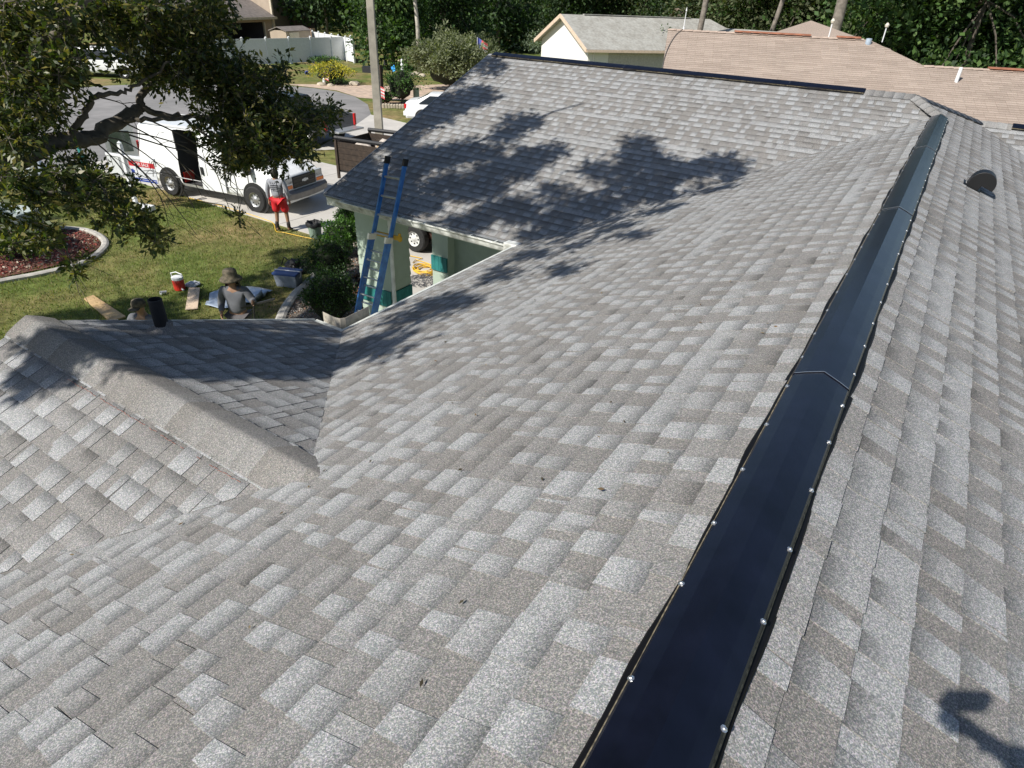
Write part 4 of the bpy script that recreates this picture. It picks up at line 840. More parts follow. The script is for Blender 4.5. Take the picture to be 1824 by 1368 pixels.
# trailers
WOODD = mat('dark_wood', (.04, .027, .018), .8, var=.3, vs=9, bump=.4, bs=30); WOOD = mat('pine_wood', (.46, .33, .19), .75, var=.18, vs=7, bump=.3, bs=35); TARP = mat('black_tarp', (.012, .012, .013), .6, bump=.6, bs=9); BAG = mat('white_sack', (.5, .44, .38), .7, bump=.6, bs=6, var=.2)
a = np.array(hor(552, 316, .0)); b = np.array(hor(603, 322, .0)); tl = thing('dump_trailer', (b[0]+1.9, b[1]+.3, 0), R_(8), 'wooden sided trailer full of roofing waste beside the garage', 'trailer')
Lx = 3.4
for k in range(5):
    for s in (0, 1): g = MB(); g.box((-1.0+Lx/2-.9, s*1.9, .48+k*.19), (Lx, .03, .18)); g.build('side_board', WOODD, tl)  # boards very dark: oak shade put into the colour of brown wood
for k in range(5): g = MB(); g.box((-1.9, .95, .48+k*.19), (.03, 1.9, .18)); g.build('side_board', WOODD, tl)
for X in (-1.88, -.1, 1.5):
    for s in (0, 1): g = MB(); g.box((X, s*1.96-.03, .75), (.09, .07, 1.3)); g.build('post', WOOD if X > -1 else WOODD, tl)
g = MB(); g.box((-.2, .95, .36), (Lx, 1.9, .08)); g.build('bed', DARKP, tl)
g = MB(); g.tube([(-1.9, -.02, 1.46), (-1, .03, 1.45), (0, -.03, 1.47), (1.5, .02, 1.45)], .07, 7); g.build('tarp_roll', TARP, tl); g = MB(); g.tube([(-1.9, 1.9, 1.44), (0, 1.95, 1.46), (1.5, 1.9, 1.44)], .07, 7); g.build('tarp_roll', TARP, tl)
for i, (X, Y, Z, r) in enumerate([(.2, .5, 1.2, .33), (.8, .8, 1.22, .3), (-.5, .9, 1.15, .36), (1.2, .4, 1.2, .28), (-1.2, .6, 1.05, .34)]):
    bm = bmesh.new(); bmesh.ops.create_icosphere(bm, subdivisions=2, radius=r)
    for v in bm.verts: v.co = v.co*(1+.35*noise.noise(v.co*6+Vector((i, 0, 0)))); v.co.z *= .7; v.co += Vector((X, Y, Z))
    me = bpy.data.meshes.new('sack'); bm.to_mesh(me); bm.free(); me.materials.append(BAG if i != 1 else mat('blue_tarp', (.3, .42, .6), .5)); link(bpy.data.objects.new('sack', me), tl)
for X in (-.5, .45): wheel(tl, X, -.12, .33, .2, -1)
# trailer on the drive seen through the porch
q = np.array(hor(742, 447, .03)); ut = thing('utility_trailer', (q[0], q[1], .026), R_(2), 'dark utility trailer with white rimmed wheel seen under the garage eave', 'trailer')
wheel(ut, 0, 0, .36, .22, -1, rim=mat('white_rim', (.62, .62, .60), .4)); wheel(ut, 0, 1.7, .36, .22, 1)
g = MB(); g.box((.35, .85, .72), (3.2, 1.36, .9)); g.build('box', mat('rust_brown', (.05, .022, .015), .7, var=.4, vs=6), ut); g = MB(); g.box((.35, .85, .28), (3.3, 1.4, .08)); g.build('frame', DARKP, ut)
g = MB(); g.bar((-1.3, .85, .42), (-2.9, .85, .42), .1, .1); g.build('tongue', DARKP, ut); g = MB(); g.tube([(-2.6, .8, .1), (-2.6, .8, 1.0)], .05, 8); g.box((-2.35, .85, .62), (.3, .3, .2)); g.build('jack', mat('jack_white', (.6, .6, .6), .5), ut)
g = MB(); g.box((-.0, .02, .80), (.9, .26, .04)); g.build('fender', DARKP, ut, bevel=.01)
g = MB(); g.box((1.0, .14, .75), (.08, .06, .95)); g.build('post', mat('red_oxide', (.28, .07, .03), .7), ut)

# ================================================================ people
SKIN = mat('skin', (.28, .16, .10), .55, var=.06); HAIR = mat('hair_dark', (.015, .011, .009), .7)
def person(loc, rz, label, J, shirt, pants, long_sleeve=True, shorts=False, hat=None, hairc=HAIR, boots=None, z0=0, scale=1., lean=0):
    t = thing('person', (loc[0], loc[1], z0), rz, label, 'person'); t.scale = (scale,)*3
    K = dict(pel=(0, 0, .94), sp=(0, 0, 1.12), ch=(0, .0, 1.32), nk=(0, 0, 1.47), hd=(0, .02, 1.57), ht=(0, .01, 1.69),
             shL=(-.19, 0, 1.40), shR=(.19, 0, 1.40), elL=(-.25, -.02, 1.13), elR=(.25, -.02, 1.13), wrL=(-.27, .06, .88), wrR=(.27, .06, .88),
             hpL=(-.1, 0, .90), hpR=(.1, 0, .90), knL=(-.12, .03, .50), knR=(.12, .03, .50), anL=(-.13, -.02, .09), anR=(.13, -.02, .09)); K.update(J)
    V = {k: Vector(v) for k, v in K.items()}; js, es, idx = [], [], {}
    def jj(n, p, r, r2=None, par=None):
        idx[n] = len(js); js.append((*p, r, r2 or r)); 
        if par: es.append((idx[par], idx[n]))
    jj('pel', V['pel'], .145, .11); jj('sp', V['sp'], .13, .10, 'pel'); jj('ch', V['ch'], .155, .11, 'sp'); jj('nk', V['nk'], .055, .055, 'ch'); jj('hd', V['hd'], .078, .092, 'nk'); jj('ht', V['ht'], .06, .07, 'hd')
    hf = Vector((0, 1, 0)); fc = V.get('face', Vector((0, 1, 0))); fc.z = 0; fc.normalize(); sd_ = Vector((fc.y, -fc.x, 0))
    jj('nose', V['hd']+fc*.108+Vector((0, 0, -.005)), .012, .012, 'hd')
    for s, q in (('L', -1), ('R', 1)):
        jj('ear'+s, V['hd']+sd_*q*.082, .014, .02, 'hd')
        jj('sh'+s, V['sh'+s], .06, .06, 'ch'); jj('el'+s, V['el'+s], .043, .043, 'sh'+s); jj('wr'+s, V['wr'+s], .028, .028, 'el'+s)
        d = (V['wr'+s]-V['el'+s]).normalized(); pm = V['wr'+s]+d*.07; jj('pm'+s, pm, .035, .022, 'wr'+s)
        ax_ = Vector((q, 0, 0)); ax_ = (ax_-d*ax_.dot(d)).normalized(); ay_ = d.cross(ax_)
        for k, (o_, ln) in enumerate(((-.027, .070), (-.009, .08), (.009, .076), (.027, .058))):
            b0 = pm+ay_*o_+d*.035; jj('f%s%d' % (s, k), b0, .0095, None, 'pm'+s); jj('g%s%d' % (s, k), b0+d*ln*.6-ax_*.012, .0085, None, 'f%s%d' % (s, k)); jj('h%s%d' % (s, k), b0+d*ln*.85-ax_*.032, .007, None, 'g%s%d' % (s, k))
        jj('t'+s, pm-ay_*.045+d*.0, .011, None, 'pm'+s); jj('u'+s, pm-ay_*.062+d*.035, .009, None, 't'+s)
        jj('hp'+s, V['hp'+s], .09, .09, 'pel'); jj('kn'+s, V['kn'+s], .062, .062, 'hp'+s); jj('an'+s, V['an'+s], .04, .04, 'kn'+s); jj('to'+s, V['an'+s]+Vector((q*.02, .15, -.05)), .038, .028, 'an'+s); jj('he'+s, V['an'+s]+Vector((0, -.04, -.05)), .034, .028, 'an'+s)
    skin_body('body', js, es, SKIN, t, sub=1)
    def garment(name, seq, m, sub=2): 
        j2 = [(*p, r, r2) for p, r, r2 in seq[0]]; return skin_body(name, j2, seq[1], m, t, sub=sub)
    # shirt
    sl_end = .88 if long_sleeve else .0
    P_, E_ = [(V['pel']+Vector((0, 0, -.02)), .185, .15), (V['sp'], .175, .14), (V['ch'], .19, .14), (V['nk']-Vector((0, 0, .035)), .085, .08)], [(0, 1), (1, 2), (2, 3)]
    for s in 'LR':
        k = len(P_); P_ += [(V['sh'+s], .083, .083), (V['el'+s], .066, .066)]; E_ += [(2, k), (k, k+1)]
        if long_sleeve: P_.append((V['el'+s].lerp(V['wr'+s], .92), .046, .046)); E_.append((k+1, k+2))
    garment('shirt', (P_, E_), shirt)
    lo = .93 if not shorts else None
    P_, E_ = [(V['pel']+Vector((0, 0, .03)), .165, .13)], []
    for s in 'LR':
        k = len(P_); P_ += [(V['hp'+s]-Vector((0, 0, .03)), .115, .115)]; E_.append((0, k))
        if shorts: P_.append((V['hp'+s].lerp(V['kn'+s], .95), .115, .115)); E_.append((k, k+1))
        else: P_ += [(V['kn'+s], .082, .082), (V['an'+s]+Vector((0, 0, .03)), .07, .07)]; E_ += [(k, k+1), (k+1, k+2)]
    garment('shorts' if shorts else 'trousers', (P_, E_), pants)
    for s, q in (('L', -1), ('R', 1)):
        a_ = V['an'+s]; garment('boot', ([(a_+Vector((0, 0, .22 if boots else .06)), .056 if boots else .05, .056), (a_+Vector((0, 0, .0)), .056, .06), (a_+Vector((q*.01, .09, -.045)), .05, .042), (a_+Vector((q*.02, .17, -.055)), .044, .032)], [(0, 1), (1, 2), (2, 3)]), boots or DARKP, 1)
    # hair or hat
    Mh = Matrix.Identity(4); c = V['ht']
    hd_ = V['hd']
    if hat is None or hat[0] == 'hair':
        g = MB(); g.lathe([(.02, -.13), (.088, -.11), (.104, -.05), (.102, .02), (.082, .075), (.04, .1), (0, .106)], hd_-fc*.018+Vector((0, 0, .03)), 16); g.build('hair', hairc, t, smooth=True)
    elif hat[0] == 'bucket':
        g = MB(); g.lathe([(.19, -.05), (.17, -.02), (.118, .015), (.114, .09), (.10, .125), (.04, .14), (0, .142)], hd_+Vector((0, 0, .06)), 20); h_ = g.build('hat', hat[1], t, smooth=True)
        g = MB(); rr_ = []
        for k in range(9):
            a_ = math.pi+math.pi*(k/8)*1.0; dv_ = sd_*math.cos(a_)+fc*math.sin(a_); rr_.append([hd_+dv_*.12+Vector((0, 0, .06)), hd_+dv_*.135+Vector((0, 0, -.14)), hd_+dv_*.130+Vector((0, 0, -.14)), hd_+dv_*.115+Vector((0, 0, .06))])
        g.loft(rr_); g.build('neck_flap', hat[1], h_)
    else:
        g = MB(); g.lathe([(.106, 0), (.108, .05), (.085, .1), (.04, .12), (0, .124)], hd_+Vector((0, 0, .035)), 18); h_ = g.build('cap', hat[1], t, smooth=True)
        g = MB(); rr_ = []
        for k in range(7):
            a_ = R_(-50+100*k/6); dv_ = fc*math.cos(a_)+sd_*math.sin(a_); rr_.append([hd_+dv_*.10+Vector((0, 0, .045)), hd_+fc*.075+dv_*.115+Vector((0, 0, .03)), hd_+fc*.075+dv_*.115+Vector((0, 0, .022)), hd_+dv_*.10+Vector((0, 0, .035))])
        g.loft(rr_); g.build('visor', hat[1], h_)
    for q in (-1, 1):
        g = MB(); g.lathe([(0, -.011), (.009, -.006), (.011, 0), (.009, .006), (0, .011)], hd_+fc*.088+sd_*.032*q+Vector((0, 0, .02)), 8); g.build('eye', DARKP, t)
    g = MB(); g.bar(hd_+fc*.096-sd_*.022-Vector((0, 0, .045)), hd_+fc*.096+sd_*.022-Vector((0, 0, .045)), .008, .007); g.build('mouth', mat('lips', (.2, .07, .06), .6), t)
    return t, V
GREYT = mat('grey_shirt', (.30, .31, .34), .85, var=.12, vs=9, bump=.5, bs=12, col2=(.12, .13, .17), c2s=7, c2f=.62); REDS = mat('red_shorts', (.55, .012, .02), .7, bump=.4, bs=12); BOOT = mat('boot_dark', (.03, .022, .02), .7)
f = hor(505, 413, 0); pa, V1 = person(f, R_(28), 'person in grey long sleeve shirt and red shorts standing by the van', dict(elL=(-.27, -.0, 1.12), wrL=(-.28, .03, .86), elR=(.27, .0, 1.12), wrR=(.27, .06, .86), anL=(-.14, -.02, .09), anR=(.16, .04, .09), knR=(.14, .06, .5)), GREYT, REDS, True, True, ('hair',), boots=BOOT, z0=.01)
rgp = random.Random(4)
for z, n in ((1.36, 4), (1.30, 6), (1.25, 6), (1.20, 5)):
    for k in range(n):
        x = -.11+.22*(k+.5)/n; g = MB(); g.box((x, -.157+abs(x)*.12, z), (.022+rgp.random()*.012, .004, .03)); g.build('print', mat('print_ink', (.03, .03, .04), .8), pa)
g = MB(); g.bar((.10, -.20, 1.38), (.14, -.20, .95), .02, .01); g.build('strap', DARKP, pa)
WG = mat('work_shirt', (.12, .125, .14), .9, var=.1, bump=.5, bs=10); WP = mat('work_trousers', (.10, .095, .10), .9, var=.2, vs=8, bump=.5, bs=10); CAMO = mat('camo_cloth', (.05, .045, .03), .9, var=.3, vs=14, col2=(.12, .10, .07), c2s=16)
f = hor(408, 477, 1.78); pb_, V2 = person(f, R_(212), 'person in a camouflage sun hat and dark clothes holding a black bar', dict(face=(.1, 1, 0), elL=(-.31, .02, 1.19), wrL=(-.40, .22, 1.27), elR=(.27, .0, 1.12), wrR=(.2, .2, 1.02)), WG, WP, True, False, ('bucket', CAMO), z0=.0, boots=BOOT)
tb = thing('pry_bar', label='black roofing shovel held upright by the person in the sun hat', cat='tool'); hw = Matrix.Translation(pb_.location)@Matrix.Rotation(R_(212), 4, 'Z')@Vector((-.43, .30, 1.27))
e1 = Vector(hor(425, 560, .12)); g = MB(); g.tube([hw, Vector((hw.x, hw.y, 0))+Vector((-.05, -.12, .06))], .015, 8); g.build('shaft', DARKP, tb); g = MB(); g.bar(hw-Vector((.18, .12, .08)), hw+Vector((.30, .22, .10)), .03, .03); g.build('handle', DARKP, tb)
f = hor(245, 532, 1.60); pc, V3 = person((f[0], f[1]), R_(205), 'person in a camouflage cap looking up over the small roof edge', dict(face=(0, 1, 0), elR=(.26, .1, 1.12), wrR=(.2, .32, 1.1)), WG, WP, True, False, ('cap', CAMO), z0=-.12, boots=BOOT)
# the photographer astride the ridge
DKC = mat('dark_clothes', (.03, .035, .05), .85)
pd, V4 = person((.47, -.13), R_(22), 'person taking the photograph while standing beside the black ridge vent', dict(elL=(-.20, .06, 1.13), wrL=(-.06, .20, 1.02), elR=(.06, .12, 1.30), wrR=(-.22, .14, 1.46), anL=(-.20, .0, .14), anR=(.16, .02, .02), knL=(-.14, .1, .54), knR=(.14, .1, .48)), DKC, DKC, True, False, ('cap', DKC), z0=RIDGE-.2, boots=BOOT)
g = MB(); g.box((CAM[0]+.03, CAM[1]-.03, CAM[2]-.005), (.12, .03, .065), R_(YAW)); cb = g.build('camera', DARKP, bevel=.008, label='small dark pocket camera held out by the person on the ridge', cat='camera')

# ================================================================ front yard things
WPL = mat('white_vinyl', (.74, .75, .76), .4, var=.04)
# pole
p = np.array(hor(677, 256, 0)); t = thing('concrete_pole', (p[0], p[1], 0), R_(34), 'tall square concrete pole standing on the neighbour driveway edge', 'pole')
g = MB(); w0, w1 = .17, .11; g.loft([[(a*w_, b*w_, z) for a, b in ((-1, -1), (1, -1), (1, 1), (-1, 1))] for w_, z in ((w0, -.1), (w1, 10.5))]); g.build('shaft', mat('pole_concrete', (.36, .33, .27), .85, var=.14, vs=3, bump=.2, bs=30, col2=(.26, .24, .2), c2s=1.2), t, bevel=.01)
# sale sign on a white post
sb = np.array(hor(245, 372, .0)); t = thing('yard_sign', (sb[0], sb[1], 0), R_(14), 'white post and arm yard sign with a red and blue hanging panel', 'sign')
g = MB(); g.box((0, 0, .92), (.10, .10, 1.86)); g.build('post', WPL, t, bevel=.008); g = MB(); g.lathe([(.075, 0), (.075, .03), (.0, .08)], (0, 0, 1.85), 4); g.build('post_cap', WPL, t)
g = MB(); g.box((.26, 0, 1.52), (1.75, .07, .07)); g.build('arm', WPL, t, bevel=.006)
g = MB(); g.box((-.40, 0, 1.22), (.42, .02, .52)); g.build('flyer_box', mat('clear_box', (.6, .62, .62), .2, var=.05), t)
g = MB(); g.box((.33, -.12, .10), (.62, .40, .16)); g.build('base', WPL, t, bevel=.03)
pn = MB(); pn.box((.62, 0, 1.13), (.92, .02, .56)); pn = pn.build('panel', mat('sign_grey_white', (.62, .63, .66), .4), t)
g = MB(); g.box((.62, 0, 1.345), (.915, .026, .13)); g.build('red_band', mat('sign_red', (.5, .02, .03), .4), t)
g = MB(); g.box((.62, 0, .94), (.86, .026, .035)); g.build('blue_stripe', mat('sign_blue', (.03, .06, .3), .4), t); g = MB(); g.box((.62, 0, .885), (.86, .026, .045)); g.build('blue_stripe', MT['sign_blue'], t)
g = MB(); g.add([(.24, -.016, 1.2), (.32, -.016, 1.16), (.30, -.016, 1.08), (.20, -.016, 1.08), (.18, -.016, 1.16)], [(0, 4, 3, 2, 1)]); g.build('emblem', MT['sign_blue'], t)
fc_ = bpy.data.curves.new('lettering', 'FONT'); fc_.body = 'FOR SALE'; fc_.size = .125; fc_.extrude = .002; fc_.align_x = 'CENTER'; fc_.align_y = 'CENTER'; fo = bpy.data.objects.new('lettering', fc_); C.objects.link(fo); me_ = bpy.data.meshes.new_from_object(fo.evaluated_get(bpy.context.evaluated_depsgraph_get())); bpy.data.objects.remove(fo); fo = bpy.data.objects.new('lettering', me_); link(fo, t); fo.location = (.62, -.017, 1.345); fo.rotation_euler = (R_(90), 0, 0); me_.materials.clear(); me_.materials.append(WPL)
for x_ in (.3, .94): g = MB(); g.bar((x_, 0, 1.41), (x_, 0, 1.5), .012, .012); g.build('hook', CHR, t)

# planks, sheet metal, jug, cup, cooler, bag, bin
def plank(pts, th, m, label):
    P = [Vector(hor(x, y, .05)) for x, y in pts]; g = MB(); n = len(P); g.add([tuple(p) for p in P]+[(p.x, p.y, p.z-th) for p in P], [tuple(range(n)), tuple(range(n, 2*n))[::-1]]+[(i, n+i, n+(i+1) % n, (i+1) % n) for i in range(n)])
    return g.build('plank', m, label=label, cat='plank', bevel=.004)
PLY = mat('plywood', (.55, .38, .19), .7, var=.15, vs=5, col2=(.35, .22, .11), c2s=3, c2f=.6); PLY2 = mat('pale_plywood', (.62, .48, .35), .75, var=.08, vs=5)
plank([(149, 531), (166, 525), (224, 563), (196, 572)], .035, PLY, 'long yellow wooden board lying on the lawn at the left')
plank([(330, 551), (352, 549), (356, 512), (336, 512)], .02, PLY2, 'short pale wooden board lying between jug and sheet metal')
g = MB(); rngs = []
SHM2 = mat('sheet_metal', (.50, .57, .66), .3, metal=.45, var=.08, vs=4)
top = [(378, 524), (400, 517), (425, 516), (450, 512), (487, 519)]; bot = [(366, 546), (392, 552), (420, 552), (445, 548), (468, 530)]
for i in range(13):
    f = i/12*4; k = min(3, int(f)); u_ = f-k; a_ = np.array(top[k])*(1-u_)+np.array(top[k+1])*u_; b_ = np.array(bot[k])*(1-u_)+np.array(bot[k+1])*u_; row = []
    for j in range(9):
        v_ = j/8; q = hor(*(a_*(1-v_)+b_*v_), .03); row.append((q[0], q[1], .03+.07*abs(math.sin(v_*6.5+i*.35))+.03*math.sin(i*.9+j)+(.12 if j == 8 and i > 7 else 0)))
    rngs.append(row)
g.loft(rngs, closed=False, caps=False); o = g.build('sheet_metal', SHM2, smooth=True, label='crumpled silver blue sheet metal lying behind the person in the sun hat', cat='sheet metal'); o.modifiers.new('t', 'SOLIDIFY').thickness = .003
q = hor(321, 516, 0); t = thing('jug', (q[0], q[1], 0), .4, 'red drinks jug with a white lid on the lawn', 'jug'); g = MB(); g.lathe([(.10, 0), (.115, .02), (.12, .22), (.11, .25)], n=18); g.build('body', MT['red_plastic'], t, smooth=False); g = MB(); g.lathe([(.115, .25), (.12, .26), (.12, .31), (.06, .33), (0, .33)], n=18); g.build('lid', WPL, t); g = MB(); g.tube([(-.12, 0, .28), (-.13, 0, .38), (0, 0, .42), (.13, 0, .38), (.12, 0, .28)], .012, 6); g.build('handle', WPL, t); g = MB(); g.tube([(.1, -.06, .05), (.16, -.1, .05)], .018, 6); g.build('tap', WPL, t)
q = hor(297, 523, 0); g = MB(); g.lathe([(.03, 0), (.042, .12), (.044, .13), (.04, .13), (.028, .01), (0, .01)], (q[0], q[1], .04), 12, Matrix.Rotation(R_(80), 4, 'X')); g.build('cup', WPL, label='small white cup lying on the grass left of the red jug', cat='cup')
q = hor(345, 510, 0); bm = bmesh.new(); bmesh.ops.create_icosphere(bm, subdivisions=3, radius=.14)
for v in bm.verts: v.co *= 1+.4*noise.noise(v.co*14); v.co.z = max(v.co.z*.5, -.03); v.co += Vector((q[0], q[1], .05))
me = bpy.data.meshes.new('plastic_bag'); bm.to_mesh(me); bm.free(); me.materials.append(mat('clear_bag', (.5, .52, .55), .2, var=.2, vs=12)); tag(link(bpy.data.objects.new('plastic_bag', me)), 'crumpled clear plastic bag at the end of the pale board', 'bag')
q = hor(516, 508, 0); t = thing('cooler', (q[0], q[1], 0), R_(24), 'grey cooler with a dark blue lid beside the shrubs', 'cooler'); g = MB(); g.loft([[(-a, -b, z), (a, -b, z), (a, b, z), (-a, b, z)] for a, b, z in ((.24, .15, 0), (.27, .18, .30))]); g.build('body', mat('cooler_grey', (.22, .25, .30), .5), t, bevel=.02); g = MB(); g.box((0, 0, .325), (.58, .40, .05)); g.build('lid', mat('cooler_blue', (.03, .07, .22), .35), t, bevel=.015)  # cooler colour dimmed: the shade around it is put into the material
g = MB(); g.tube([(-.27, 0, .2), (-.31, 0, .26), (-.31, .0, .36), (.31, 0, .36), (.31, 0, .26), (.27, 0, .2)], .012, 6); g.build('handle', WPL, t)
q = hor(527, 486, 0); t = thing('tool_bag', (q[0], q[1], 0), .3, 'black tool bag heaped beside the grey cooler', 'bag')
for i, (X, Y, Z, r) in enumerate([(0, 0, .16, .2), (.18, .1, .14, .15), (-.14, .12, .12, .14)]):
    bm = bmesh.new(); bmesh.ops.create_icosphere(bm, subdivisions=3, radius=r)
    for v in bm.verts: v.co *= 1+.4*noise.noise(v.co*9+Vector((i, 0, 0))); v.co += Vector((X, Y, Z))
    me = bpy.data.meshes.new('pouch'); bm.to_mesh(me); bm.free(); me.materials.append(TARP); link(bpy.data.objects.new('pouch', me), t)
for i in range(4): g = MB(); a_ = random.uniform(0, 6); g.tube([(0, 0, .2), (.3*math.cos(a_), .3*math.sin(a_), .34), (.42*math.cos(a_), .42*math.sin(a_), .12)], .014, 6); g.build('strap', TARP, t)
q = hor(563, 424, 0); t = thing('trash_can', (q[0], q[1], 0), 0, 'small green grey trash can lined with a black bag', 'trash can'); g = MB(); g.lathe([(.15, 0), (.19, .42)], n=18, cap=False); g.build('bin', mat('bin_green', (.20, .27, .22), .5), t); g = MB()
rr = [[( (r_+.02*math.sin(k*3))*math.cos(k*math.pi/12), (r_+.02*math.sin(k*3))*math.sin(k*math.pi/12), z_+.015*math.sin(k*5)) for k in range(24)] for r_, z_ in ((.205, .34), (.215, .44), (.18, .46), (.15, .3), (.02, .22))]; g.loft(rr, caps=False); g.build('liner', TARP, t, smooth=True)
# yellow cord along the drive, coils in the porch
YC = mat('yellow_cord', (.68, .42, .03), .5, var=0)
cord = catm([tuple(hor(x, y, .035)) for x, y in ((335, 352), (380, 363), (420, 374), (470, 390), (487, 398), (492, 412), (505, 414), (540, 422), (562, 426))], 5); g = MB(); g.tube(cord, .011, 5); g.build('cord', YC, label='yellow extension cord running along the driveway edge', cat='cord')
cp = hor(757, 481, .05); pts = []
for i in range(140):
    a_ = i*.42; r_ = .26+.07*math.sin(i*.17); pts.append((cp[0]+r_*math.cos(a_)+.04*math.sin(i*.09), cp[1]+r_*.9*math.sin(a_), .05+.06*(i/140)+.02*math.sin(i*.8)))
pts += [tuple(hor(x, y, .05)) for x, y in ((765, 470), (740, 462), (735, 468), (752, 460), (728, 455))]
g = MB(); g.tube(pts, .011, 4); g.build('cord', YC, label='coiled yellow cord lying on the porch floor', cat='cord')
cp = hor(752, 500, .05); t = thing('netting_pile', (cp[0], cp[1], .03), 0, 'heap of dark netting on the porch floor below the yellow coil', 'netting')
g = MB(); rgn = random.Random(5)
for i in range(260):
    a_ = rgn.uniform(0, 6.28); r_ = .38*math.sqrt(rgn.random()); x_, y_ = r_*math.cos(a_), r_*math.sin(a_); z_ = .02+.14*(1-r_/.4)*rgn.random(); g.bar((x_, y_, z_), (x_+rgn.uniform(-.09, .09), y_+rgn.uniform(-.09, .09), z_+rgn.uniform(-.03, .04)), .008, .006)
g.build('strands', mat('netting', (.09, .09, .1), .5), t, kind='stuff')

# bed things at the left: utility box, red ball, plants
q = hor(28, 428, 0); t = thing('utility_box', (q[0]-.3, q[1]+.1, 0), R_(20), 'grey green utility box behind the red mulch bed', 'utility box'); g = MB(); g.box((0, 0, .35), (1.5, .7, .7)); g.build('cabinet', mat('utility_green', (.34, .38, .33), .5, var=.1), t, bevel=.03); g = MB(); g.box((0, 0, .72), (1.56, .76, .05)); g.build('lid', mat('utility_lid', (.45, .50, .46), .5, var=.1), t, bevel=.015)
q = hor(70, 402, .25); g = MB(); g.lathe([(0, -.06), (.045, -.04), (.06, 0), (.045, .04), (0, .06)], q, 14); g.tube([(q[0], q[1], 0), (q[0], q[1], q[2]-.04)], .012, 5); g.build('garden_ornament', mat('pink_red', (.75, .06, .10), .4), label='small bright pink garden ball behind the mulch bed', cat='ornament')
for i, (px, py, r, lab) in enumerate([(72, 440, .42, 'low dark shrub in the red mulch bed, nearest its curb'), (20, 460, .5, 'dark shrub in the mulch bed at the left edge of the photo'), (30, 425, .55, 'dark leafy shrub in front of the utility box')]):
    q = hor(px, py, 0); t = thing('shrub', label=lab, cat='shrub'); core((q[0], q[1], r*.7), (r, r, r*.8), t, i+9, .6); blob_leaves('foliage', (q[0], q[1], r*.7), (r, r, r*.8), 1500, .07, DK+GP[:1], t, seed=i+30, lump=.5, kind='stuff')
q = hor(152, 300, 0); t = thing('mailbox_post', (q[0], q[1], 0), .3, 'teal post beside the sidewalk behind the oak branches', 'post'); g = MB(); g.box((0, 0, .6), (.1, .1, 1.2)); g.build('post', TEAL, t); g = MB(); g.box((0, -.12, 1.15), (.2, .45, .2)); g.build('box', TEAL, t, bevel=.03)
q = hor(12, 345, 0); t = thing('parked_boat_cover', (q[0]-.8, q[1]+.5, 0), .5, 'pale grey covered heap at the left edge behind the oak leaves', 'cover')
bm = bmesh.new(); bmesh.ops.create_icosphere(bm, subdivisions=3, radius=1)
for v in bm.verts: v.co = Vector((v.co.x*1.6, v.co.y*.7, max(v.co.z, -.2)*.9+.2))*(1+.08*noise.noise(v.co*3))
me = bpy.data.meshes.new('cover'); bm.to_mesh(me); bm.free(); me.materials.append(mat('cover_grey', (.42, .46, .5), .5, bump=.4, bs=5)); link(bpy.data.objects.new('cover', me), t)

# ================================================================ across the street
def fence(A, B, n, h, label):
    A, B = Vector(A), Vector(B); A.z = B.z = 0; d = (B-A)/n; t = thing('vinyl_fence', tuple(A), 0, label, 'fence')
    for i in range(n+1):
        p_ = d*i; g = MB(); g.box((p_.x, p_.y, h/2+.04), (.15, .15, h+.08), math.atan2(d.y, d.x)); po = g.build('post', WPL, t); g = MB(); g.lathe([(.11, 0), (.11, .03), (0, .09)], (p_.x, p_.y, h+.08), 4); g.build('post_cap', WPL, po)
    for i in range(n):
        a_, b_ = d*i+d.normalized()*.07, d*(i+1)-d.normalized()*.07; g = MB(); g.bar((a_.x, a_.y, h/2+.02), (b_.x, b_.y, h/2+.02), .03, h-.1); g.build('panel', WPL, t); g = MB(); g.bar((a_.x, a_.y, h-.03), (b_.x, b_.y, h-.03), .06, .1); g.build('rail', WPL, t)
    return t
fr = hor(628, 108, 0); fl = hor(438, 117.5, 0); dF = (fr-fl)/5
fence(fr, fr-dF*9, 9, 1.9, 'white vinyl privacy fence facing the street across the lawn')
ftop = hor(628, 68, 1.95); fb = hor(556, 55.5, 1.95); fence((ftop[0], ftop[1], 0), (fb[0], fb[1], 0), 6, 1.9, 'sunlit side run of white fence going back to the shed')
# beige house with open garage
BEI = mat('beige_stucco', (.42, .34, .26), .85, var=.06, vs=2); BTR = mat('cream_trim', (.62, .54, .42), .6); ROOFG = mat('brown_grey_roof', (.19, .165, .15), .9, var=.18, vs=3, bump=.4, bs=12)
A = np.array(hor(235, 40, 2.7)); B = np.array(hor(490, 33, 2.7)); dA = (B-A); LA = np.hypot(dA[0], dA[1]); rz_ = math.atan2(dA[1], dA[0])
bh = thing('beige_house', (A[0], A[1], 0), rz_, 'beige house with an open dark garage behind the white fence', 'house')
def onb(px, py): # local x on its front plane
    n_ = np.array([-math.sin(rz_), math.cos(rz_), 0]); q_ = onplane(px, py, n_, (A[0], A[1], 0)); return (q_[0]-A[0])*math.cos(rz_)+(q_[1]-A[1])*math.sin(rz_), q_[2]
g0, _ = onb(404, 60); g1, gt = onb(477, 38); z_e = 2.75
for x0, x1, z0, z1 in ((0, g0, 0, 2.7), (g1, LA, 0, 2.7), (g0, g1, min(gt, 2.4), 2.7)): g = MB(); g.box(((x0+x1)/2, .6, (z0+z1)/2), (x1-x0, .2, z1-z0)); g.build('wall', BEI, bh)
g = MB(); g.box(((g0+g1)/2, 5, 1.35), (g1-g0+.4, .1, 2.7)); g.box((g0-.2, 3, 1.35), (.1, 4.6, 2.7)); g.box((g1+.2, 3, 1.35), (.1, 4.6, 2.7)); g.box(((g0+g1)/2, 3, 2.68), (g1-g0+.4, 4.6, .05)); g.build('garage_inside', mat('garage_dark', (.05, .045, .05), .9), bh)
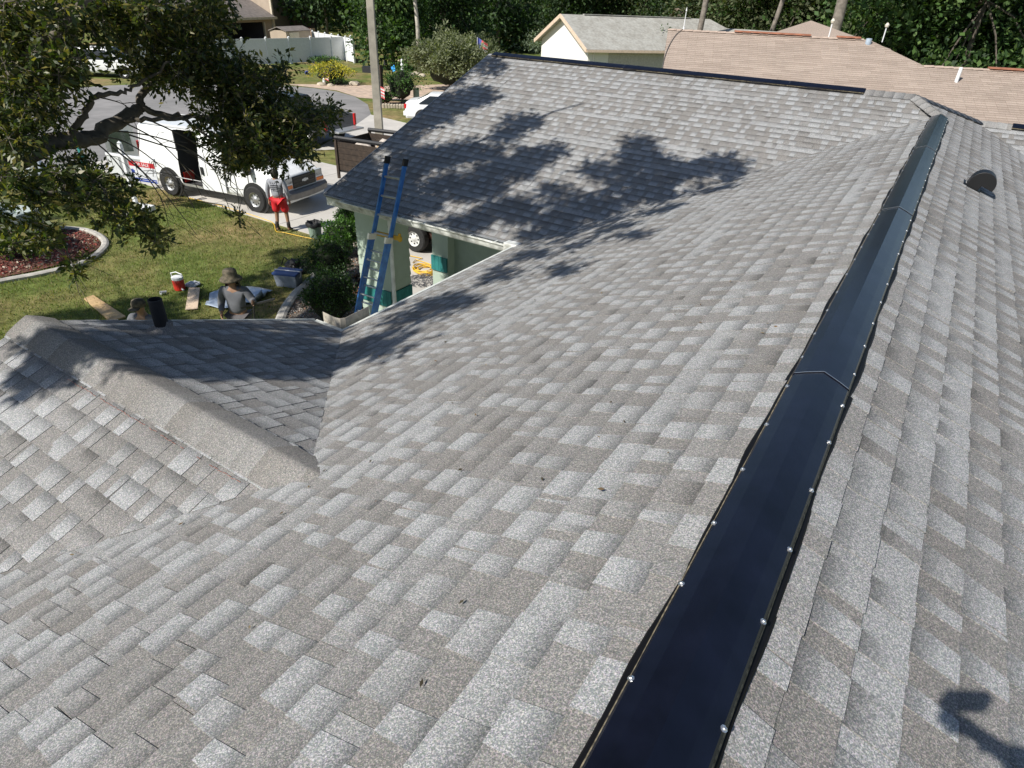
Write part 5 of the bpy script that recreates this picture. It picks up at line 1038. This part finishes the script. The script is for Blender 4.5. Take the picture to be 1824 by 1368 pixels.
g = MB(); g.box(((g0*.4), .5, 1.1), (g0*.5, .06, 2.0)); g.build('garage_door', mat('garage_door_grey', (.26, .23, .22), .6), bh)
for x_ in (g0, g1): g = MB(); g.box((x_, .46, 1.2), (.14, .1, 2.4)); g.build('trim', BTR, bh)
g = MB(); g.box((LA/2, -.02, z_e), (LA+.6, .06, .22)); g.build('fascia', BTR, bh)
g = MB(); g.add([(-.5, 0, z_e+.1), (LA+.1, 0, z_e+.1), (LA+.1, 8, z_e+3.9), (3, 8, z_e+3.9), (LA+.1, 16, z_e+.1), (-.5, 16, z_e+.1)], [(0, 1, 2, 3), (3, 2, 4, 5), (0, 3, 5)]); o = g.build('roof', ROOFG, bh); o.modifiers.new('t', 'SOLIDIFY').thickness = .15
g = MB(); g.box((LA+.35, 5, 3.2), (.35, 9, 6.6)); g.build('chimney_wall', BEI, bh); g = MB(); g.box((LA+.16, .44, 3.2), (.16, .2, 6.6)); g.build('corner_trim', BTR, bh)
g = MB(); g.box((LA+4, 6.5, 2.7), (7, 8, 5.4)); g.build('wing', mat('taupe_wall', (.24, .20, .17), .9, var=.08), bh); g = MB(); g.box((LA+7, 1.7, 2.0), (4, .3, 3.4)); g.build('dark_wall', mat('brown_wall', (.10, .075, .055), .9), bh)
s0 = hor(509, 55, 2.1); s1 = hor(541, 52, 2.1); t = thing('garden_shed', (s0[0], s0[1], 0), rz_, 'small beige shed with a panelled door behind the fence', 'shed'); ls_ = np.hypot(*(s1-s0)[:2]); g = MB(); g.box((ls_/2, .9, 1.05), (ls_, 1.8, 2.1)); g.build('walls', BEI, t); g = MB(); g.add([(-.1, -.1, 2.08), (ls_+.1, -.1, 2.08), (ls_+.1, .9, 2.4), (-.1, .9, 2.4), (ls_+.1, 1.9, 2.08), (-.1, 1.9, 2.08)], [(0, 1, 2, 3), (3, 2, 4, 5)]); o = g.build('roof', ROOFG, t); o.modifiers.new('t', 'SOLIDIFY').thickness = .06
g = MB(); g.box((ls_*.3, -.03, 1), (ls_*.38, .04, 1.9)); g.build('door', BTR, t)
s0 = hor(546, 53, 1.9); t = thing('play_panel', (s0[0], s0[1], 0), rz_, 'upright red and peach panel beside the garden shed', 'panel'); g = MB(); g.box((-.5, 0, 1), (.7, .05, 2)); g.box((1.0, 0, 1), (.7, .05, 2)); g.build('boards', mat('peach_board', (.62, .42, .28), .7), t); g = MB(); g.box((.25, -.02, 1.02), (.5, .06, 2.04)); g.build('red_board', mat('bright_red', (.6, .07, .04), .6), t)
# small garden things
def small(name, px, py, prims, label, cat, rz=0, z=0):
    q = hor(px, py, z); t = thing(name, (q[0], q[1], z), rz, label, cat)
    for nm, m, f in prims: g = MB(); f(g); g.build(nm, m, t)
    return t
YEL = [(.42, .36, .03), (.5, .42, .04), (.20, .24, .03), (.34, .32, .03)]
def bush(px, py, r, h, lab, pal, n, ls, name='bush', cz=.5, lump=.45, sd=1, cc=True):
    q = hor(px, py, 0); t = thing(name, label=lab, cat=name.replace('_', ' '))
    if cc: core((q[0], q[1], h*cz), (r*.8, r*.8, h*.5), t, sd, .75)
    blob_leaves('foliage', (q[0], q[1], h*cz), (r, r, h*.55), n, ls, pal, t, mtl=FARLEAF, seed=sd, lump=lump, kind='stuff', width=.4)
    g = MB(); g.tube([(q[0], q[1], 0), (q[0]+.05, q[1], h*.4)], .05, 6); g.build('stem', BARK, t); return t
bush(592, 149, 1.5, 1.3, 'yellow flowering bush on the lawn across the street', YEL, 1800, .14, sd=41)
bush(603, 151, .6, .5, 'tiny low green plant right of the yellow bush', GP, 300, .12, 'plant', sd=42)
bush(578, 113, 1.3, .5, 'flat green bush at the foot of the white fence', GP, 600, .16, sd=43)
bush(800, 162, 2.3, 3.2, 'large grey green olive bush behind the garage roof edge', [(.15, .17, .09), (.19, .21, .12), (.11, .13, .06), (.23, .25, .15)], 16000, .2, 'olive_bush', sd=44, lump=.6)
bush(845, 128, 2.0, 2.6, 'grey green bush beneath the flag', [(.13, .16, .08), (.17, .20, .10), (.10, .12, .06)], 6000, .22, 'olive_bush', sd=45, lump=.6)
bush(990, 112, 3.2, 2.7, 'blue green juniper bush before the white gable wall', [(.16, .21, .13), (.20, .25, .16), (.11, .15, .09)], 5000, .22, 'juniper_bush', sd=46, lump=.7)
bush(1172, 145, 2.2, 3.4, 'bright green bush between white and tan houses', BR, 6000, .2, sd=47, lump=.7)
bush(716, 184, 1.1, 2.0, 'tall green shrub in the stone edged flower bed', GP+DK[:1], 1600, .13, 'flower_shrub', sd=48, lump=.7)
bush(688, 186, .6, .8, 'small green plant left in the stone edged flower bed', GP, 400, .1, 'plant', sd=49)
sheet('flower_bed', [(678, 192), (740, 193), (748, 184), (700, 180), (676, 182)], .02, mat('sand_soil', (.35, .24, .15), .9, var=.2))
t = thing('stone_edging', label='low row of pale stones edging the flower bed', cat='stones'); n_ = 11
for i in range(n_):
    a_ = hor(681+(735-681)*i/n_, 189+1.3*i/n_, .1); b_ = hor(681+(735-681)*(i+.9)/n_, 189+1.3*(i+.9)/n_, .1); g = MB(); g.bar((a_[0], a_[1], .1), (b_[0], b_[1], .1+.03*random.random()), .25, .2+.06*random.random()); g.build('stone', mat('pale_stone', (.45, .39, .30), .85, var=.2, vs=5), t, bevel=.03)
small('gate_post', 681, 187, [('post', WOODD, lambda g: g.box((0, 0, 1.05), (.2, .2, 2.1)))], 'grey wooden post left of the flower bed with a dark tip', 'post')
small('mailbox', 668, 182, [('post', WOODD, lambda g: g.box((0, 0, .9), (.1, .1, 1.5))), ('box', DARKP, lambda g: g.box((0, 0, 1.75), (1.1, .5, .32)))], 'dark mailbox peeking out behind the concrete pole', 'mailbox', .4)
FW_, FR_ = mat('flag_white', (.7, .68, .68), .8, var=0), mat('flag_red', (.6, .10, .10), .8, var=0); FB_ = mat('flag_blue', (.08, .10, .35), .8, var=0)
def flag(px, py, z, w_, h_, label, ph, mast=.02, m=None, rz=0):
    q = hor(px, py, 0) if not m else m; t = thing('flag', (q[0], q[1], 0), rz, label, 'flag'); g = MB(); g.tube([(0, 0, 0), (0, 0, z+h_)], mast, 6); g.build('flagpole', WPL, t)
    n = 10
    for i in range(7):
        for (a0_, a1_, mm) in ([(0, .42, FB_), (.42, 1, FR_ if i % 2 == 0 else FW_)] if i > 2 else [(0, 1, FR_ if i % 2 == 0 else FW_)]):
            rr_ = []
            for k in range(n+1):
                x_ = w_*(a0_+(a1_-a0_)*k/n); y_ = .08*w_*math.sin(x_/w_*7+ph); dz_ = -h_*.35*(x_/w_); rr_.append([(x_, y_, z+h_*i/7+dz_), (x_, y_, z+h_*(i+1)/7+dz_)])
            g = MB(); g.loft(rr_, closed=False, caps=False); o = g.build('stripe', mm, t); o.modifiers.new('t', 'SOLIDIFY').thickness = .004
    if w_ > .8:
        for i in range(3):
            for k in range(4): g = MB(); g.box((.06+w_*.1*k, -.03, z+h_*(.5+i*.16)-h_*.035*k), (.05, .02, .05)); g.build('star', FW_, t)
    return t
q = hor(850, 98, 1.9); flag(0, 0, 1.9, .75, 1.15, 'red, white and blue striped flag hanging above the olive bush', .4, m=(q[0], q[1]), rz=R_(30))
flag(674, 187, .55, .5, .6, 'small striped garden flag beside the concrete pole', 1.2, .012); flag(579, 151, .4, .4, .5, 'tiny striped flag in front of the yellow bush', 2, .01)
small('garden_statue', 717, 135, [('figure', WPL, lambda g: g.lathe([(.16, 0), (.14, .3), (.10, .5), (.13, .75), (.06, .9), (.10, 1.0), (.07, 1.15), (0, 1.2)], n=12))], 'small white garden statue on the lawn left of the pale trunk', 'statue')
small('garden_gnome', 578, 151, [('figure', WPL, lambda g: g.lathe([(.12, 0), (.10, .25), (.07, .4), (0, .55)], n=10))], 'little white figure in front of the yellow bush', 'figure')
small('bird_feeder', 702, 112, [('hanger', DARKP, lambda g: g.tube([(0, 0, 0), (0, 0, 3.2)], .03, 6)), ('feeder', mat('sky_blue', (.04, .33, .75), .4), lambda g: g.lathe([(.0, 2.2), (.25, 2.25), (.28, 2.8), (.45, 2.85), (.0, 3.2)], n=12))], 'bright blue bird feeder hanging before the bright tree', 'bird feeder')
small('lawn_ball', 547, 134, [('ball', FB_, lambda g: g.lathe([(0, 0), (.12, .05), (.16, .16), (.12, .27), (0, .32)], n=12))], 'blue ball lying on the far lawn', 'ball')
small('lawn_ornament', 687, 116, [('figure', DARKP, lambda g: g.lathe([(.2, 0), (.12, .5), (.16, .8), (0, 1.0)], n=10))], 'dark garden figure by the bright trees', 'ornament')
small('pipe_stub', 742, 183, [('pipe', mat('pale_green', (.35, .42, .33), .6), lambda g: g.lathe([(.18, 0), (.18, .75), (.2, .78), (0, .8)], n=14))], 'pale green cylinder beside the white car', 'utility post')
small('garden_twirler', 702, 176, [('stake', WPL, lambda g: g.tube([(0, 0, 0), (0, 0, 1.6)], .015, 5)), ('bird', mat('sky_blue', (.04, .33, .75), .4), lambda g: g.add([(0, 0, 1.5), (.25, 0, 1.6), (.1, .05, 1.9), (-.12, 0, 1.75), (0, .1, 1.65)], [(0, 1, 2), (0, 2, 3), (1, 4, 2), (2, 4, 3), (0, 4, 1), (0, 3, 4)]))], 'blue bird stake in the flower bed', 'garden stake')
for i, (px, py, r) in enumerate([(733, 134, .35), (741, 132, .3), (726, 136, .22), (752, 136, .3), (700, 110, .25), (712, 109, .2), (573, 152, .3), (589, 153, .25), (631, 152, .4)]):
    q = hor(px, py, 0); bm = bmesh.new(); bmesh.ops.create_icosphere(bm, subdivisions=2, radius=r)
    for v in bm.verts: v.co = v.co*(1+.3*noise.noise(v.co*4+Vector((i, 0, 0)))); v.co.z *= .5; v.co += Vector((q[0], q[1], r*.2))
    me = bpy.data.meshes.new('rock'); bm.to_mesh(me); bm.free(); me.materials.append(MT['pale_stone']); tag(link(bpy.data.objects.new('rock', me)), ['pale rock left of the whitish trunk', 'upper pale rock against the whitish trunk', 'smallest rock between statue and trunk', 'pale rock right of the whitish trunk', 'rock under the blue feeder', 'small rock right of the blue feeder', 'flat pale stone left of the yellow bush', 'flat stone in front of the yellow bush', 'flat pale stone right of the yellow bush'][i], 'rock', 'pale garden rocks')

# ================================================================ white gabled house and tan roofed house
WH = mat('white_wall', (.82, .80, .76), .7, var=.03); GRR = mat('grey_roof', (.36, .355, .325), .95, var=.14, vs=5, bump=.5, bs=14, col2=(.30, .29, .26), c2s=1.4); PEA = mat('peach_trim', (.66, .52, .40), .6)
def roofplane(name, pts, m, parent, th=.14):
    g = MB(); n = len(pts); g.add([tuple(p) for p in pts]+[(p[0], p[1], p[2]-th) for p in pts], [tuple(range(n)), tuple(range(n, 2*n))[::-1]]+[(i, n+i, n+(i+1) % n, (i+1) % n) for i in range(n)]); return g.build(name, m, parent)
wt = thing('white_house', label='white gabled house with a pale grey roof in front of the woods', cat='house')
eL = Vector(hor(952, 70, 2.55)); eR = Vector(hor(1045, 88, 2.55)); mid = (eL+eR)/2; ht = 2.55+ (eR-eL).length/2*.42
n2 = Vector(hor(1190, 24, ht)); pk_ = Vector((mid.x, mid.y, ht)); dr = Vector((n2.x-pk_.x, n2.y-pk_.y, 0)).normalized(); cr_ = Vector((eR.x-eL.x, eR.y-eL.y, 0)).normalized(); dr = Vector((-cr_.y, cr_.x, 0)); Lh = 17
ov = .5; hw = (eR-eL).length/2
def wp_(a, b, z): return pk_+cr_*a+dr*b+Vector((0, 0, z-ht))
roofplane('roof', [wp_(0, 0, ht), wp_(hw, 0, 2.55), wp_(hw, Lh, 2.55), wp_(0, Lh-3, ht)], GRR, wt); roofplane('roof', [wp_(0, 0, ht), wp_(0, Lh-3, ht), wp_(-hw, Lh, 2.55), wp_(-hw, 0, 2.55)], GRR, wt); roofplane('roof', [wp_(0, Lh-3, ht), wp_(hw, Lh, 2.55), wp_(-hw, Lh, 2.55)], GRR, wt)
g = MB(); a_, b_ = hw-.55, .45; g.add([wp_(-a_, b_, 0), wp_(a_, b_, 0), wp_(a_, b_, 2.7), wp_(0, b_, ht-.12), wp_(-a_, b_, 2.7), wp_(-a_, Lh-.5, 0), wp_(a_, Lh-.5, 0), wp_(a_, Lh-.5, 2.7), wp_(-a_, Lh-.5, 2.7)], [(0, 1, 2, 3, 4), (1, 6, 7, 2), (0, 4, 8, 5), (5, 8, 7, 6)]); g.build('wall', WH, wt)
for s_ in (-1, 1): g = MB(); g.bar(wp_(0, -.02, ht-.10), wp_(s_*hw, -.02, 2.45), .06, .26); g.build('rake_board', PEA, wt)
g = MB(); g.bar(wp_(hw+.03, 0, 2.44), wp_(hw+.03, Lh, 2.44), .1, .16); g.build('gutter', PEA, wt)
g = MB(); g.tube([wp_(a_+.08, 1.0, 2.5), wp_(a_+.06, .9, 2.2), wp_(a_+.06, .9, 0)], .05, 6); g.build('downspout', WH, wt)
g = MB(); c_ = wp_(a_+.02, 5, 1.15); g.bar(wp_(a_+.03, 2.2, 1.15), wp_(a_+.03, 7.8, 1.15), .05, 2.2); g.build('garage_door', mat('door_cream', (.5, .48, .43), .6), wt)
e2 = Vector(hor(1240, 44, ht-.75)); 
q1 = wp_(0, Lh-3, ht); r2 = [wp_(1.6, Lh-1.4, ht-.65), wp_(9, Lh+6, ht-.65)]
roofplane('roof', [wp_(1.2, Lh-2, ht-.6), wp_(8, Lh+3, ht-.6), wp_(9, Lh-1, 3.2), wp_(hw, Lh-6, 2.55)], GRR, wt)
for px, py, lab in ((1178, 33, None), (1191, 32, None)): q = hor(px, py, ht-.9); g = MB(); g.lathe([(.09, 0), (.09, .35), (0, .37)], q, 10); g.build('vent_pipe', WPL, wt)
g = MB(); g.bar(wp_(0, 2, ht+.03), wp_(0, Lh-5, ht+.03), .3, .05); g.build('ridge_vent', GRR, wt)

tn = thing('tan_house', label='house with a wide tan shingle roof behind our ridge', cat='house')
TZ = 4.95; k0 = Vector(hor(1190, 52, TZ)); k1 = Vector(hor(1548, 71, TZ)); du = Vector((k1.x-k0.x, k1.y-k0.y, 0)).normalized(); dn = Vector((du.y, -du.x, 0)); TS = .40
slT = Slope(tuple(k0+dn*6-Vector((0, 0, 6*TS))), tuple(du), tuple(-dn+Vector((0, 0, TS)))); TQ = math.sqrt(1+TS*TS)
k2d = Vector(hor(1612, 95, TZ-.75)); a1 = (k1-k0).length
b0 = slT.ab(tuple(k0))[1]
# lower ridge: on the same plane, further right
drop = .62; bl = b0-drop/TS*TQ*1.0
aL = a1+drop/TS
polyT = [[(0, 0), (a1+14, 0), (a1+14, bl), (aL, bl), (a1, b0), (0, b0)]]
polyT = [[(0, 0), (aL, 0), (aL, bl), (a1, b0), (0, b0)], [(aL, 0), (a1+16, 0), (a1+16, bl), (aL, bl)]]
dk = deck('roof_slope', slT, polyT, tn, .14, mat('tan_edge', (.5, .42, .33), .8)); place_shingles(tn, {dk: shingles(slT, polyT, 99, expo=.135, strip=.92, tabmode='three')}, TANM, 280)
def TP(a, b, z=0): return Vector(slT.P(a, b, z))
back = [TP(0, b0), TP(a1, b0), TP(a1, b0)+(-dn*5-Vector((0, 0, 5*TS)))+du*5, TP(0, b0)+(-dn*5-Vector((0, 0, 5*TS)))]
roofplane('roof_back', back, TANM, tn, .1); roofplane('roof_back', [TP(aL, bl), TP(a1+16, bl), TP(a1+16, bl)-dn*4-Vector((0, 0, 4*TS)), TP(aL, bl)-dn*4-Vector((0, 0, 4*TS))+du*4], TANM, tn, .1)
for (aa, ab_, bb) in ((0, a1, b0), (aL, a1+16, bl)):
    n_ = int((ab_-aa)/.3)
    for i in range(n_):
        g = MB(); c_ = aa+(i+.5)*.3; P0_ = TP(c_-.16, bb, .02); P1_ = TP(c_+.16, bb, .035); dS = (dn-Vector((0, 0, TS))).normalized()*.14; dS2 = (-dn-Vector((0, 0, TS))).normalized()*.14; g.add([P0_+dS, P0_, P0_+dS2, P1_+dS, P1_, P1_+dS2], [(0, 3, 4, 1), (1, 4, 5, 2)]); g.build('ridge_cap', mat('tan_cap', (.40, .31, .25), .9, var=.15), tn)
ORG = mat('terracotta_strip', (.36, .15, .09), .7, var=.2, vs=4)
for x0, x1 in ((1308, 1443), (1488, 1530)):
    a_ = slT.ab(tuple(onplane(x0, 57, tuple(slT.n), tuple(k0))))[0]; b_ = slT.ab(tuple(onplane(x1, 64, tuple(slT.n), tuple(k0))))[0]; g = MB(); g.bar(TP(a_, b0, .06), TP(b_, b0, .06), .22, .05); g.build('ridge_vent', ORG, tn)
a_ = slT.ab(tuple(onplane(1750, 101, tuple(slT.n), tuple(k0))))[0]; g = MB(); g.bar(TP(a_, bl, .06), TP(a_+4, bl, .06), .22, .05); g.build('ridge_vent', ORG, tn)
# small hip seen over the ridge, pipes, a finial, walls
h0 = TP(0, b0)+du*((slT.ab(tuple(onplane(1470, 66, tuple(slT.n), tuple(k0))))[0])); hz = h0-dn*3.5; roofplane('roof_hip', [hz+Vector((0, 0, .45)), hz+du*2.6+dn*2.5-Vector((0, 0, .3)), hz-du*2.6+dn*2.5-Vector((0, 0, .3))], TANM, tn, .08)
for px, py, r, h_, m_ in ((1703, 146, .055, .42, WPL), (1546, 78, .10, .16, mat('vent_grey_blue', (.35, .42, .5), .4)), (1475, 55, .02, .45, WPL), (1573, 68, .02, .4, WPL)):
    q = Vector(onplane(px, py, tuple(slT.n), tuple(k0))) if py > 74 else TP(slT.ab(tuple(onplane(px, py+8, tuple(slT.n), tuple(k0))))[0], b0); g = MB(); g.lathe([(r, -.05), (r, h_), (r*.7, h_+.01), (0, h_+.01)], q, 12); o = g.build('vent_pipe', m_, tn)
    if r < .03: g = MB(); g.lathe([(0, -.07), (.06, -.04), (.075, .02), (.03, .09), (0, .1)], q+Vector((0, 0, h_+.06)), 10); g.build('finial', mat('cream_ball', (.6, .56, .46), .5), o)
q = TP(slT.ab(tuple(onplane(1217, 56, tuple(slT.n), tuple(k0))))[0], b0, .0); g = MB(); g.lathe([(.05, 0), (.02, .1), (.012, .6), (.03, .62), (.0, .75)], q, 8); an = g.build('antenna', WPL, tn); 
g = MB(); g.tube(catm([tuple(q+Vector((0, 0, .05)))]+[tuple(Vector(onplane(x, y, tuple(slT.n), tuple(k0)))+slT.n*.03) for x, y in ((1205, 62), (1194, 78), (1186, 96), (1181, 114), (1179, 130))], 5), .012, 5); g.build('cable', mat('cable_grey', (.12, .11, .1), .6), an)
g = MB(); c_ = TP(a1/2+7, 0); 
for aa, bb in ((.5, a1+15),): g.bar(TP(aa, .5)-Vector((0, 0, 1.6)), TP(bb, .5)-Vector((0, 0, 1.6)), .2, 2.6)
g.build('wall', BEI, tn)
# second roof far away among the trees
q = Vector(hor(1180+40, 25, 3.4)); r_ = ray(1170+130, 15); r_ = r_/np.hypot(r_[0], r_[1]); c_ = Vector((CAM[0]+r_[0]*95, CAM[1]+r_[1]*95, 0)); t = thing('far_house', tuple(c_), R_(40), 'brown roofed house glimpsed between the trees above the grey hip', 'house')
g = MB(); g.add([(-7, -4, 3), (7, -4, 3), (7, 0, 5), (-7, 0, 5), (7, 4, 3), (-7, 4, 3)], [(0, 1, 2, 3), (3, 2, 4, 5)]); o = g.build('roof', mat('brown_roof', (.2, .15, .12), .9), t); o.modifiers.new('t', 'SOLIDIFY').thickness = .1; g = MB(); g.box((0, 0, 1.5), (13, 7, 3)); g.build('wall', BEI, t)

# leaf litter and twigs on the roof
LT = leafmat('litter', 0, .9); P, D = [], []
for i in range(260):
    x_ = -WE*random.random()**1; y_ = random.uniform(.6, 11); 
    if -WE < x_ < 0 and x_ > y_-UE and not (x_ < -DS and abs(y_-US) < (-x_-DS)): P.append((x_, y_, RIDGE+S*x_+.018)); D.append((random.gauss(0, 1), random.gauss(0, 1), random.gauss(0, .1)))
leaves('leaf_litter', np.array(P), np.array(D), .022, [(.12, .08, .04), (.05, .04, .02), (.2, .15, .08)], LT, None, width=.4, up=2, kind='stuff')
